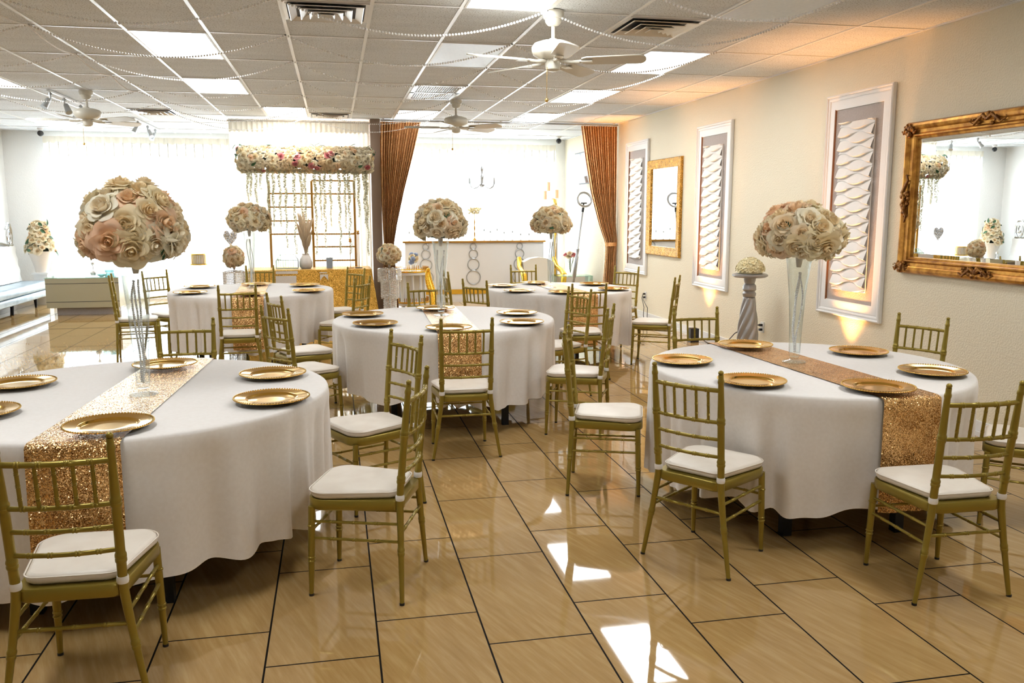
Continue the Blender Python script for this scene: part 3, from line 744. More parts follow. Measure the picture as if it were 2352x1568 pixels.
# ================================================================== FLOWERS
def petal(b, phi, sp, rb, rl, zt, curl, rnd, ruf, nu=7, nv=6):
    k1, k2 = rnd.uniform(0, 6), rnd.uniform(-.16, .16); tip = rnd.uniform(-.07, .09); zt += tip; rl -= tip * .6
    def fn(i, j):
        u = 2 * i / (nu - 1) - 1; v = j / (nv - 1); vv = v * (1 - .10 * u * u - .16 * u ** 4)
        w = sp * (.55 + .45 * sin(pi * min(1, .12 + .70 * vv))); a = phi + u * w + k2 * v
        q = 1 - vv; zm = zt * .45 - .1
        r = q * q * .06 + 2 * q * vv * rb * 1.12 + vv * vv * rl; z = q * q * -.38 + 2 * q * vv * zm + vv * vv * zt
        c = max(0, vv - .6) / .4; r += curl * c * c; z -= curl * .75 * c * c
        r += ruf * sin(2.6 * u + k1) * vv * vv; z += ruf * cos(3.1 * u + k1) * vv * vv
        return (r * cos(a), r * sin(a), z)
    b.grid(nu, nv, fn)
def rose_mesh(name, seed, op, m, lo=False):
    rnd = random.Random(seed); b = MB()
    lay = [(2, 1.9, .10, .06, .44, 0), (3, 1.35, .19, .15, .46, .01), (4, 1.05, .31, .28, .44, .03), (5, .86, .44, .44, .38, .07), (5, .86, .58, .64, .27, .12), (6, .74, .70, .86, .08, .17)]
    if op > .3: lay.append((6, .72, .74, 1.0, -.12, .20))
    for q, (n, sp, rb, rl, zt, cu) in enumerate(lay):
        a0 = rnd.uniform(0, 6.28); o = 1 + .10 * op * (q > 1)
        for k in range(n): petal(b, a0 + 2 * pi * k / n + rnd.uniform(-.14, .14), sp * rnd.uniform(.9, 1.08), rb * o, rl * o * rnd.uniform(.94, 1.05), zt + rnd.uniform(-.03, .03) - .05 * op * (q > 2), cu * (1 + .3 * op), rnd, .020 + .050 * op * (q > 2) + .015 * (q > 3), *((4, 4) if lo else (9, 7)))
    b.lathe([(.02, -.42), (.35, -.34), (.45, -.15), (.2, .05)], 10)
    return b.mesh(name, m, True, 180)
ROSES = [rose_mesh('rose', s, o, M['rose']) for s, o in ((1, 0.2), (2, .7), (3, 1.2), (4, .4), (5, 1.6))]
ROSELO = [rose_mesh('rose', s, o, M['rose'], True) for s, o in ((21, 0.2), (22, .7), (23, .25), (24, .4), (25, 1.0))]
PINK = [rose_mesh('pink_rose', s, o, M['pinkrose']) for s, o in ((11, .2), (12, .5))]
def leaf_mesh():
    b = MB()
    def fn(i, j):
        v = j / 8; w = .42 * sin(pi * min(1, v ** .8)) * (1 - .25 * v); u = i / 4 - .5
        return (w * u * 2 * (1 + .06 * sin(v * 28)), v * 1.6, .25 * abs(u) - .35 * v * v + .08)
    b.grid(5, 9, fn); return b.mesh('leaf', M['leaf'], True, 180)
LEAF = leaf_mesh()
def orient(nrm, spin):
    q = Vector(nrm).normalized().to_track_quat('Z', 'Y'); return (q.to_matrix() @ Matrix.Rotation(spin, 3, 'Z')).to_euler()
def flower_ball(loc, rx, h, nro, size, label, seed, up=.62, group='rose balls in the room', nleaf=10, pk=0, excl=.17):
    """dome of roses whose top is at loc.z + up*h and whose bottom is at loc.z - (1-up)*h"""
    rnd = random.Random(seed); t = thing('flower_ball', label, 'flower arrangement', loc, 0, group)
    rx, ru, rd = rx - size * .42, up * h - size * .30, (1 - up) * h - size * .25
    def zz2(q): return q * (ru if q > 0 else rd)
    b = MB(); b.lathe([(rx * .80 * sqrt(max(0, 1 - (q / 10) ** 2)), zz2(q / 10) * .80) for q in range(-9, 11)], 20); b.build('foliage_core', M['core'], t)
    b = MB(); b.lathe([(.022, -rd * .70), (.016, -(1 - up) * h - .0), (.012, -(1 - up) * h - .02)], 10); b.build('stem_bundle', M['ceramic'], t)
    for k in range(nro):
        z = 1 - 1.86 * (k + .5) / nro; a = k * 2.399963 + seed; rr = sqrt(1 - z * z)
        d = (Vector((rr * cos(a), rr * sin(a), z)) + Vector((rnd.uniform(-.09, .09), rnd.uniform(-.09, .09), rnd.uniform(-.07, .07)))).normalized()
        if d.z < -.2 and rr * rx < excl: continue
        s = size * rnd.uniform(.86, 1.18); kk = rnd.uniform(.90, 1.02); rz = ru if d.z > 0 else rd
        n = Vector((d.x / rx, d.y / rx, d.z / rz)).normalized() + Vector((rnd.uniform(-.22, .22), rnd.uniform(-.22, .22), rnd.uniform(-.22, .22)))
        place(rnd.choice(ROSES) if rnd.random() >= pk else rnd.choice(PINK), 'rose', t, (d.x * rx * kk, d.y * rx * kk, d.z * rz * kk), orient(n, rnd.uniform(0, 6.28)), s)
    for k in range(nleaf):
        a, z = rnd.uniform(0, 6.28), rnd.uniform(-.8, .8); rr = sqrt(1 - z * z); d = Vector((rr * cos(a), rr * sin(a), z)); kk = rnd.uniform(.82, .95); rz = ru if z > 0 else rd
        if z < -.2 and rr * rx < .2: continue
        n = (d + Vector((rnd.uniform(-.6, .6), rnd.uniform(-.6, .6), rnd.uniform(-.6, .6)))).normalized()
        place(LEAF, 'leaf', t, (d.x * rx * kk, d.y * rx * kk, d.z * rz * kk), orient(n, rnd.uniform(0, 6.28)), size * rnd.uniform(.7, 1.0))
    return t
def vase(loc, label, htop, strands, seed):
    t = thing('trumpet_vase', label, 'vase', loc, 0, 'clear trumpet vases on the tables')
    b = MB(); b.lathe([(.064, 0), (.066, .003), (.06, .008), (.03, .014), (.022, .02), (.024, .03)], 40); b.build('foot', M['glass'], t)
    b = MB(); b.lathe([(.001, .030), (.028, .032), (.031, .05), (.036, .2), (.046, .38), (.064, htop - .04), (.0705, htop)], 40, cap=(False, False)); 
    b.lathe([(.068, htop), (.0615, htop - .04), (.0435, .38), (.0335, .2), (.0285, .055), (.001, .05)], 40, cap=(False, False)); b.build('body', M['glass'], t)
    rnd = random.Random(seed); b = MB()
    for q in range(strands):
        n = int((htop - .06) / .0108); a0 = 2.1 * q + rnd.uniform(0, 1); tw = rnd.uniform(1.5, 3.5); ph = rnd.uniform(0, 6)
        for k in range(n):
            u = k / n; z = .062 + (htop - .135) * u; rmax = .018 + .030 * (z / htop) ** 1.2; a = a0 + tw * u + .35 * sin(9 * u + ph)
            rr = rmax * (.62 + .34 * sin(7 * u + ph)) * (.5 + .5 * min(1, u * 3))
            b.ball((rr * cos(a), rr * sin(a), z), .0058, 7, 5)
    o = b.build('pearl_strand', M['silverbead'], None, True, 180, loc)
    tag(o, 'looped strands of small silver pearls inside the trumpet vase on the %s' % label.split(' on the ')[1], 'pearl strand', 'pearl strands inside the vases')
VZ = ZC + .0055
VS = {1: (-.895, 4.16), 2: (2.533, 4.33), 3: (.843, 6.93), 4: (-.92, 9.86), 5: (2.35, 9.20)}
BL = {1: (.252, 1.790, 1.372, 60, .070, .64), 2: (.258, 1.690, 1.345, 56, .066, .62), 3: (.222, 1.742, 1.370, 58, .060, .62), 4: (.248, 1.728, 1.375, 66, .054, .58), 5: (.240, 1.700, 1.345, 62, .055, .60)}
for k, (x, y) in VS.items():
    rx, z1, z0, nro, sz, up = BL[k]
    vase((x, y, VZ), 'clear glass trumpet vase with silver pearls inside, on the %s' % TN[k], z0 - VZ + .004, 3, k)
    flower_ball((x, y, z0 + (1 - up) * (z1 - z0) - .025), rx, z1 - z0, nro, sz, 'ball of cream and peach roses on the glass vase of the %s' % TN[k], k + 20, up)
# ================================================================== BACKDROP, DESSERT TABLE
rnd = random.Random(99)
GYD = 13.22
# gold sequin cloth (box drape, flared right corner)
def drape_box(x0, x1, y0, y1, z, hem, flare, seed):
    b = MB(); per = []; n = 60
    def edge(a, c, k): return [(a[0] + (c[0] - a[0]) * i / k, a[1] + (c[1] - a[1]) * i / k) for i in range(k)]
    C4 = [(x0, y0), (x1, y0), (x1, y1), (x0, y1)]
    for q in range(4): per += edge(C4[q], C4[(q + 1) % 4], n if q % 2 == 0 else n // 2)
    cx, cy = (x0 + x1) / 2, (y0 + y1) / 2; rr = []
    for k in (.02, .5, .97): rr.append([(cx + (x - cx) * k, cy + (y - cy) * k, z) for x, y in per])
    for r in range(0, 12):
        t = r / 11; ring = []
        for i, (x, y) in enumerate(per):
            ux = (x - cx) / ((x1 - x0) / 2); uy = (y - cy) / ((y1 - y0) / 2); corner = abs(ux * uy) ** 3
            fl = (.006 + t * (.012 + .10 * corner * flare) + .012 * t * sin(i * .55 + seed) * sin(i * .13))
            ring.append((x + fl * (ux if abs(ux) > .985 else ux * .0), y + fl * (uy if abs(uy) > .97 else 0), z - .004 - (z - hem) * t))
        rr.append(ring)
    b.rings(rr, True, (True, False)); return b
x0, x1 = at(566, 616, 12.75).x, at(852, 614, 12.75).x
b = drape_box(x0, x1, 12.72, 13.42, .765, .02, 1.0, 2)
o = b.build('sequin_tablecloth', M['goldcloth'], None, True, 50); tag(o, 'gold sequin cloth over the long dessert table before the ivory backdrop', 'tablecloth')
for (xa, xb, ya, yb) in ((633, 684, 623, 628.5), (633, 682, 634, 668), (734, 751, 625, 627)):
    pa, pb = at(xa, ya, 12.70), at(xb, yb, 12.70); b = MB(); b.bbox((pa.x, 12.696, pb.z), (pb.x, 12.700, pa.z)); q = b.build('white_cutout', M['cloth'], o, False)
b = MB(); pa = at(735, 630, 12.70); wv = .115; b.prism([(0, 0), (wv, 0), (wv, -.09), (wv * .8, -.055), (wv * .5, -.02), (wv * .2, -.055), (0, -.09)], -.002, .002)
b.v = [(x + pa.x, 12.696 + z, y + pa.z) for x, y, z in b.v]; q = b.build('white_cutout', M['cloth'], o, False)
# gold frame
t = thing('gold_backdrop_frame', 'gold metal grid frame standing on the dessert table behind the hanging white strands', 'frame', (0, GYD, .768))
xs = [at(px, 500, GYD).x for px in (620, 718, 815)]; zt = 2.05 - .768
for x, k in zip(xs, (0, 0, 1)):
    b = MB(); b.bbox((x - .016, -.014, 0), (x + .016, .014, zt if not k else zt)); b.build('post', M['goldmetal'], t, False)
def bar(xa, xb, py):
    z = at(700, py, GYD).z - .768; b = MB(); b.bbox((xa, -.009, z - .011), (xb, .009, z + .011)); b.build('bar', M['goldmetal'], t, False)
for py in (444.6, 475.6, 507, 537.4): bar(xs[0], xs[1], py)
for py in (414.5, 444.8, 537.6, 567, 598.5): bar(xs[1], xs[2], py)
zc = at(700, 537.5, GYD).z - .768
for x, s in ((xs[1], -1), (xs[1], 1), (xs[2], -1)):
    b = MB(); b.prism([(0, 0), (s * .06, 0), (s * .03, .012), (s * .012, .03), (0, .06)], -.008, .008); b.v = [(x + a, c, zc + d) for a, d, c in b.v]; b.build('corner_bracket', M['goldmetal'], t, False)
# rose garland with hanging strands
zg = at(700, 367, GYD).z; xa, xb = at(541, 367, GYD).x, at(861, 367, GYD).x; xc = (xa + xb) / 2
t = thing('rose_garland', 'long garland of cream and pink roses hung across the ivory backdrop', 'flower garland', (xc, GYD, zg))
hl, hr = (xb - xa) / 2, .215
b = MB(); b.rings([[(x, .10 * q * cos(a), .12 * q * sin(a)) for a in [2 * pi * i / 16 for i in range(16)]] for x, q in ((-hl * .95, .3), (-hl * .88, .9), (-hl * .4, 1), (hl * .4, 1), (hl * .88, .9), (hl * .95, .3))]); b.build('foliage_core', M['core'], t)
gr = []
for i in range(27):
    for j in range(10):
        gr.append((-hl + .03 + (2 * hl - .06) * (i + .5 * (j % 2)) / 26.5, R(-95) + R(230) * j / 9))
rnd.shuffle(gr); n1 = n2 = 0; stuff = MB()
for k, (x, a) in enumerate(gr):
    x += rnd.uniform(-.02, .02); a += rnd.uniform(-.15, .15); en = .8 if abs(x) > hl * .93 else 1
    y, z = -hr * .72 * cos(a - R(20)) * en, hr * .86 * sin(a - R(20)) * en
    nrm = Vector((x / hl * .25 if abs(x) < hl * .93 else x / hl * 1.6, y / hr, z / hr)) + Vector((rnd.uniform(-.3, .3), 0, rnd.uniform(-.25, .25)))
    s = rnd.uniform(.042, .058)
    if k % 14 == 0 and n2 < 19 and abs(z) < .17: place(rnd.choice(PINK), 'pink_rose', t, (x, y * 1.04, z), orient(nrm, rnd.uniform(0, 6)), .05); n2 += 1
    elif n1 < 100: place(rnd.choice(ROSES), 'rose', t, (x, y, z), orient(nrm, rnd.uniform(0, 6)), s); n1 += 1
    else:
        Mx = Matrix.Translation((x, y, z)) @ orient(nrm, rnd.uniform(0, 6)).to_matrix().to_4x4() @ Matrix.Scale(s, 4); src = rnd.choice(ROSELO)
        stuff.add([Mx @ v.co for v in src.vertices], [tuple(p.vertices) for p in src.polygons])
q = stuff.build('small_roses', M['rose'], t, True, 180); q['kind'] = 'stuff'
for k in range(26):
    x = rnd.uniform(-hl, hl); a = rnd.choice((rnd.uniform(1.1, 2.0), rnd.uniform(-.6, 1.2))); y, z = -hr * .74 * cos(a), hr * .93 * sin(a)
    place(LEAF, 'leaf', t, (x, y, z), orient(Vector((rnd.uniform(-.6, .6), y * 2, z * 3)), rnd.uniform(0, 6)), rnd.uniform(.04, .06))
for k in range(6):
    for s in (-1, 1): place(LEAF, 'leaf', t, (s * hl * rnd.uniform(.95, 1.0), rnd.uniform(-.12, .05), rnd.uniform(-.13, .13)), orient((s, rnd.uniform(-1, .5), rnd.uniform(-1, 1)), rnd.uniform(0, 6)), rnd.uniform(.04, .055))
ST = [(569, 462), (576, 452), (588, 466), (599, 436), (616, 536), (627.5, 519), (642, 520), (655, 568), (675, 584), (691, 506), (700, 588), (723, 584), (735, 507), (744, 569), (758, 519), (778, 584), (791, 524), (800, 584), (813, 455), (822, 498), (836, 513), (841, 586)]
for px, pb in ST:
    p0, p1 = at(px, 398, GYD - .03), at(px + (pb - 398) * .03, pb, GYD - .03); L0 = zg - .13; b = MB(); z = L0; k = 0
    while z > p1.z:
        f = (L0 - z) / max(.01, L0 - p1.z); x = p0.x + (p1.x - p0.x) * f + .008 * sin(z * 17 + px); w = .034 * (1 - .4 * f)
        for q in range(6):
            a = rnd.uniform(0, 6.28); d = Vector((cos(a), sin(a), rnd.uniform(-.7, .3))) * w; s = Vector((-sin(a), cos(a), .3)) * w * .45; c = Vector((x - xc, -.068, z - zg))
            b.add([c, c + d * .5 + s, c + d, c + d * .5 - s], [(0, 1, 2, 3)])
        z -= .0105; k += 1
    b.build('hanging_strand', M['wisteria'], t, True, 180)
# items on the dessert table
ZD = .7662
p = at(660, 612, 12.95); t = thing('glass_terrarium', 'glass house shaped box with dark edges on the dessert table', 'terrarium', (p.x, 12.98, ZD))
w, d, h, hh = .155, .08, .125, .075
V = [(-w, -d, 0), (w, -d, 0), (w, d, 0), (-w, d, 0), (-w, -d, h), (w, -d, h), (w, d, h), (-w, d, h), (-w * .7, 0, h + hh), (w * .7, 0, h + hh)]
b = MB()
for a, c in ((0, 1), (1, 2), (2, 3), (3, 0), (4, 5), (5, 6), (6, 7), (7, 4), (0, 4), (1, 5), (2, 6), (3, 7), (4, 8), (7, 8), (5, 9), (6, 9), (8, 9)):
    b.tube([Vector(V[a]) + Vector((0, 0, .004)), Vector(V[c]) + Vector((0, 0, .004))], .004, 6)
b.build('edge_frame', M['greymetal'], t)
b = MB(); b.add(V, [(0, 1, 5, 4), (1, 2, 6, 5), (2, 3, 7, 6), (3, 0, 4, 7), (4, 5, 9, 8), (5, 6, 9), (6, 7, 8, 9), (7, 4, 8)]); b.v = [(x * .97, y * .97, z + .006) for x, y, z in b.v]; b.build('glass_walls', M['greenglass'], t, False)
p = at(703, 612, 12.98); t = thing('tulle_bundle', 'cream vase of beige pampas plumes in the middle of the dessert table', 'vase', (p.x, 13.0, ZD))  # gathered tulle bundle, modelled as plumes in a cream vase
b = MB(); b.lathe([(.07, 0), (.095, .03), (.1, .09), (.075, .16), (.05, .2), (.056, .215)], 24, cap=(True, False)); b.build('vase_body', M['ceramic'], t)
for k in range(22):
    a = k * 2.4; s = .016 + .006 * (k % 3); b = MB(); ex, ey = .21 * cos(a) * (.3 + .7 * (k % 4) / 3), .09 * sin(a); tp = .40 + .08 * (k % 5)
    P = [(ex * u * u, ey * u * u, .1 + (tp) * u) for u in (0, .3, .5, .62, .75, .88, 1)]; b.tube(P, [.004, .006, s * .6, s, s * 1.1, s * .8, .003], 7); b.build('plume', M['tulle'], t)
def gold_stand(px, ytop, y, label, n):
    p = at(px, 611, y); z1 = at(px, ytop, y).z - ZD; t = thing('candle_stand', label, 'candle stand', (p.x, y, ZD), 0, 'slim gold stands on the dessert table')
    b = MB(); b.lathe([(.055, 0), (.055, .008), (.01, .012)], 20); b.build('base', M['black'] if n == 2 else M['goldmetal'], t)
    b = MB()
    for k in range(n): b.tube([((k - (n - 1) / 2) * .02, 0, .01), ((k - (n - 1) / 2) * .02, 0, z1 - .04)], .0045, 6)
    b.build('stem', M['goldmetal'], t)
    b = MB(); b.lathe([(.008, z1 - .06), (.03, z1 - .045), (.012, z1 - .03), (.022, z1 - .015), (.012, z1)], 12); b.build('cup', M['goldmetal'], t)
gold_stand(805.5, 547, 12.95, 'shorter slim gold stand on the right end of the dessert table', 1)
gold_stand(824, 529, 12.95, 'taller slim gold stand on the right end of the dessert table beside the pillar', 2)
p = at(757, 608, 13.0); t = thing('paper_box', 'small grey box standing on the dessert table inside the right frame section', 'box', (p.x, 13.02, ZD)); b = MB(); b.bbox((-.045, -.04, 0), (.045, .04, .15)); b.bbox((-.048, -.043, .12), (.048, .043, .155)); b.build('box_body', M['greybox'], t, False)
# heart ornament
p = at(529, 545, 13.45); t = thing('heart_ornament', 'silver sequin heart hanging at the left edge of the backdrop', 'ornament', p)
pts = []
for k in range(40):
    a = 2 * pi * k / 40; pts.append((.0062 * 16 * sin(a) ** 3, .0085 * (13 * cos(a) - 5 * cos(2 * a) - 2 * cos(3 * a) - cos(4 * a))))
b = MB(); b.prism(list(reversed(pts)), -.012, .012); b.v = [(x, z, y) for x, y, z in b.v]; b.build('heart', sequin('silver_sequins', (.85, .87, .92), (.4, .42, .48), 150, 1.0), t)
b = MB(); b.tube([(0, 0, .06), (0, 0, H - .06 - p.z)], .0015, 4); b.build('cord', M['silver'], t)

# crystal stands with balls
def crystal_stand(px, y, ztop, tiers, label, ball_label, rx, rz, n, seed):
    p = at(px, 600, y); t = thing('crystal_stand', label, 'flower stand', (p.x, y, 0), 0, 'crystal bead flower stands')
    b = MB(); b.lathe([(.11, 0), (.11, .012), (.02, .02), (.016, .05), (.016, ztop - .01)], 20); b.build('column', M['silver'], t)
    for r, z0, z1 in tiers:
        b = MB(); b.torus((0, 0, z1), r, .007, 32, 6); b.build('ring', M['silver'], t)
        b = MB(); m = int(2 * pi * r / .024)
        for k in range(m):
            a = 2 * pi * k / m; z = z1 - .012
            while z > z0 + .02 * sin(k * 1.7): b.ball((r * cos(a), r * sin(a), z), .0095, 5, 4); z -= .021
        b.build('crystal_tier', M['crystal'], t)
    b = MB(); b.lathe([(.055, ztop - .014), (.06, ztop - .007), (.055, ztop)], 28); b.build('top_plate', M['silver'], t)
    flower_ball((p.x, y, ztop + .022 + rz * .90), rx, rz * 2, n + 8, .05, ball_label, seed, .55, nleaf=8, excl=.075)
crystal_stand(894, 12.45, .80, ((.165, .60, .78), (.125, .36, .62), (.09, .10, .40)), 'tall stand of hanging crystal beads before the pillar and copper curtain', 'ball of cream roses on the crystal stand beside the dessert table', .185, .165, 44, 61)
crystal_stand(537, 12.3, .80, ((.15, .58, .78), (.115, .34, .60), (.085, .10, .38)), 'crystal bead stand left of the dessert table, partly behind the vase', 'ball of blush roses on the crystal stand left of the dessert table', .155, .16, 38, 67)

# ================================================================== RIGHT ZONE: BAR, CART, SOFA ...
def atz(px, py, Y): p = at(px, py, Y); return p
# bar counter
YB2 = 15.0
xa, xb, zb = at(925, 552, YB2).x, at(1255, 552, YB2).x, at(1090, 553, YB2).z
t = thing('bar_counter', 'white bar counter with silver ring columns and a gold top edge, before the right window', 'bar counter', ((xa + xb) / 2, YB2 + .28, 0)); w = (xb - xa) / 2
b = MB(); b.bbox((-w + .04, -.24, .0), (w - .04, .26, zb - .035)); b.build('body', M['white'], t, False)
b = MB(); b.bbox((-w, -.28, zb - .032), (w, .28, zb)); b.build('countertop', M['goldmetal'], t, False)
b = MB(); b.bbox((-w + .035, -.255, .14), (w - .035, -.241, .225)); b.build('gold_band', M['brightgold'], t, False)
for px in (979, 1088, 1194.5):
    x = at(px, 600, YB2).x - (xa + xb) / 2; z = zb - .04
    for r in (.058, .083, .108, .130):
        b = MB(); b.torus((x, -.254, z - r), r - .006, .0075, 36, 8, Matrix.Rotation(pi / 2, 3, 'X')); b.build('ring', M['greymetal'], t); z -= 2 * r - .006
p = at(1090, 550, 15.2); h = at(1090, 475, 15.2).z - zb
t = thing('flower_lamp', 'slim gold stem with a cream flower tuft on the bar counter', 'lamp', (p.x, 15.2, zb + .001))
b = MB(); b.lathe([(.035, 0), (.03, .02), (.008, .05), (.014, .12), (.007, .16), (.016, .22), (.007, .27), (.014, .33), (.006, .38), (.006, h - .1)], 14); b.build('stem', M['goldmetal'], t)
b = MB()
for k in range(60): a, r = rnd.uniform(0, 6.28), rnd.uniform(.02, .115); b.ball((r * cos(a), r * sin(a) * .6, h - .07 + rnd.uniform(-.045, .05)), .02, 5, 4)
b.build('flower_tuft', M['hydrangea'], t)
for k, (px, y1) in enumerate([(940, 532), (1112, 526), (1126, 530), (1142, 525), (1158, 532), (1177, 530), (1196, 536), (1215, 536)]):
    p = at(px, 550, 15.15); z1 = at(px, y1, 15.15).z - zb; t = thing('candlestick', '%s thin glass candlestick from the left on the bar counter' % ordn[k].replace('nearest', 'first'), 'candlestick', (p.x, 15.15, zb + .001), 0, 'thin candlesticks on the bar counter')
    b = MB(); b.lathe([(.025, 0), (.025, .006), (.005, .012), (.004, z1 - .04), (.012, z1 - .035), (.012, z1)], 10); b.build('stick', M['greymetal'], t)
# chandelier
p = at(1107, 428, 14.2); zh = p.z
t = thing('chandelier', 'thin silver chandelier with candle arms hanging before the right window', 'chandelier', (p.x, 14.2, zh))
b = MB(); b.tube([(0, 0, .33), (0, 0, H - zh - .02)], .004, 6); b.lathe([(.05, H - zh - .02), (.05, H - zh - .001)], 16); b.build('chain', M['silver'], t)
b = MB(); b.lathe([(.004, -.02), (.03, 0), (.045, .03), (.015, .05), (.012, .10), (.025, .12), (.03, .16), (.012, .19), (.012, .24), (.022, .27), (.022, .30), (.006, .33)], 14); b.build('column', M['greymetal'], t)
for k in range(6):
    a = k * pi / 3 + .3; b = MB(); b.tube([(cos(a) * r, sin(a) * r, z) for r, z in ((.03, .03), (.09, -.02), (.16, -.035), (.215, .0), (.235, .05))], .006, 6); b.lathe([(.022, .05), (.022, .056)], 10, (cos(a) * .235, sin(a) * .235, 0)); ar = b.build('arm', M['greymetal'], t)
    b = MB(); b.lathe([(.009, .056), (.009, .13), (.002, .145)], 8, (cos(a) * .235, sin(a) * .235, 0)); b.build('candle', M['greymetal'], ar)
# white bar cart
YC = 13.75
p0, p1 = at(908, 640, YC), at(990, 640, YC); xc, w = (p0.x + p1.x) / 2 - .0, (p1.x - p0.x) / 2; ztp = at(950, 626, YC).z; zlo = at(950, 697, YC).z
t = thing('bar_cart', 'round white serving cart with gold rimmed shelves beside the copper curtain', 'cart', (xc, YC + .30, 0))
def shelf(z, nm):
    b = MB(); b.lathe([(w - .01, z - .05), (w, z - .045), (w, z - .005), (w - .01, z)], 48); s = b.build(nm, M['white'], t)
    b = MB(); b.lathe([(w + .002, z - .006), (w + .007, z - .004), (w + .007, z + .018), (w + .002, z + .02)], 48, cap=(False, False)); b.build('gold_rim', M['brightgold'], s)
    b = MB()
    for k in range(54):
        if k % 9 in (7, 8): continue
        a = 2 * pi * k / 54; b.box(((w - .012) * cos(a), (w - .012) * sin(a), z + .05), (.012, .010, .062), a)
    b.build('gold_bottles', M['goldmetal'], s)
shelf(ztp, 'top_shelf'); shelf(max(.12, zlo), 'lower_shelf')
for k in range(5):
    a = -pi / 2 + (k - 2) * .62; b = MB(); b.lathe([(.02, max(.12, zlo)), (.02, ztp - .05)], 14, ((w - .07) * cos(a), (w - .07) * sin(a), 0)); b.build('column', M['white'], t)
b = MB(); b.bbox((-w * .8, .05, max(.12, zlo)), (w * .8, .07, ztp - .05)); b.build('back_panel', M['cream'], t, False)
for k in range(4):
    a = pi / 4 + k * pi / 2; b = MB(); b.lathe([(.02, 0), (.025, max(.12, zlo) - .05)], 10, ((w - .08) * cos(a), (w - .08) * sin(a), 0)); b.build('leg', M['white'], t)
t = thing('blue_bouquet', 'small blue and white bouquet in a glass on top of the white cart', 'bouquet', (at(949, 600, YC + .25).x, YC + .25, ztp + .002))
b = MB(); b.lathe([(.04, 0), (.035, .02), (.05, .13)], 16, cap=(True, False)); b.build('glass', M['glass'], t)
for k in range(16):
    a, zz = k * 2.4, rnd.uniform(-.9, 1); rr = sqrt(1 - min(1, zz * zz)); me = ROSES[k % 5] if k % 3 else None
    pos = (.075 * rr * cos(a), .075 * rr * sin(a), .21 + .07 * zz)
    if me: o = place(me, 'rose', t, pos, orient((rr * cos(a), rr * sin(a), zz), k), .04)
    else:
        b = MB(); b.ball(pos, .042, 8, 6); b.build('blue_flower', M['bluefl'], t)
# gold carved ornament
p = at(992, 690, 13.3); t = thing('gold_ornament', 'tall carved yellow gold feather ornament right of the white cart', 'ornament', (p.x, 13.3, 0)); hz = at(988, 617, 13.3).z
b = MB(); b.lathe([(.11, 0), (.11, .02), (.04, .04)], 16); b.build('base', M['brightgold'], t)
b = MB(); n = 34
for k in range(n):
    u = k / (n - 1); z = .04 + (hz - .05) * u; wd = .012 + .075 * sin(pi * min(1, (1 - u) ** .7)) * (.5 + .5 * (1 - u)); xo = .03 * sin(u * 5.5) - .03 * u
    b.ball((xo, 0, z), max(.014, wd * .8), 10, 6, .5)
    for s in (-1, 1): b.ball((xo + s * wd * .7, -.01, z + .006), .018, 6, 5)
b.build('plume', M['brightgold'], t)
# candle stands at the far right of the bar
for k, (px, y0, y1) in enumerate([(1260, 418, 439), (1252, 438, 458), (1279, 436, 455), (1274, 455, 466)]):
    Y = 15.9; pa, pb = at(px, y0, Y), at(px, y1, Y)
    t = thing('pillar_candle_stand', '%s of the four peach pillar candles on tall stands behind the bar' % ['highest', 'left', 'right', 'lowest'][k], 'candle stand', (pa.x, Y + .12 * (k == 3), 0), 0, 'tall candle stands behind the bar')
    b = MB(); b.lathe([(.06, 0), (.06, .01), (.012, .02), (.008, pb.z - .02), (.035, pb.z - .012), (.035, pb.z)], 14); b.build('stem', M['glass'], t)
    b = MB(); b.lathe([(.034, pb.z + .001), (.034, pa.z)], 18); b.build('candle', M['peachwax'], t)
# cream sofa with gold arms
YS = 13.6
p0, p1 = at(1207, 640, YS), at(1300, 640, YS); zt = at(1265, 597, YS).z; w = (p1.x - p0.x) / 2
t = thing('cream_sofa', 'cream loveseat with curved gold arms behind the back right table', 'sofa', ((p0.x + p1.x) / 2, YS + .4, 0))
b = MB(); b.bbox((-w + .05, -.3, .12), (w - .05, .3, .40)); b.build('seat', M['cream'], t, False)
b = MB(); b.rings([[(x, .2 + .11 * s, z) for x, z in ((-w + .08, .38), (w - .08, .38), (w - .08, zt - .06), (w - .2, zt), (0, zt + .02), (-w + .2, zt), (-w + .08, zt - .06))] for s in (-1, 1)]); b.build('backrest', M['cream'], t, False)
for s in (-1, 1):
    b = MB(); b.tube([(s * (w - .03), -.3, .05), (s * (w - .03), -.33, .35), (s * (w - .0), -.28, .56), (s * w, -.1, .62), (s * (w - .02), .15, .66), (s * (w - .04), .28, zt)], [.035, .045, .05, .04, .045, .04], 10); b.build('arm', M['brightgold'], t)
    for y in (-.27, .27):
        b = MB(); b.lathe([(.02, 0), (.032, .12)], 10, (s * (w - .09), y, 0)); b.build('leg', M['brightgold'], t)
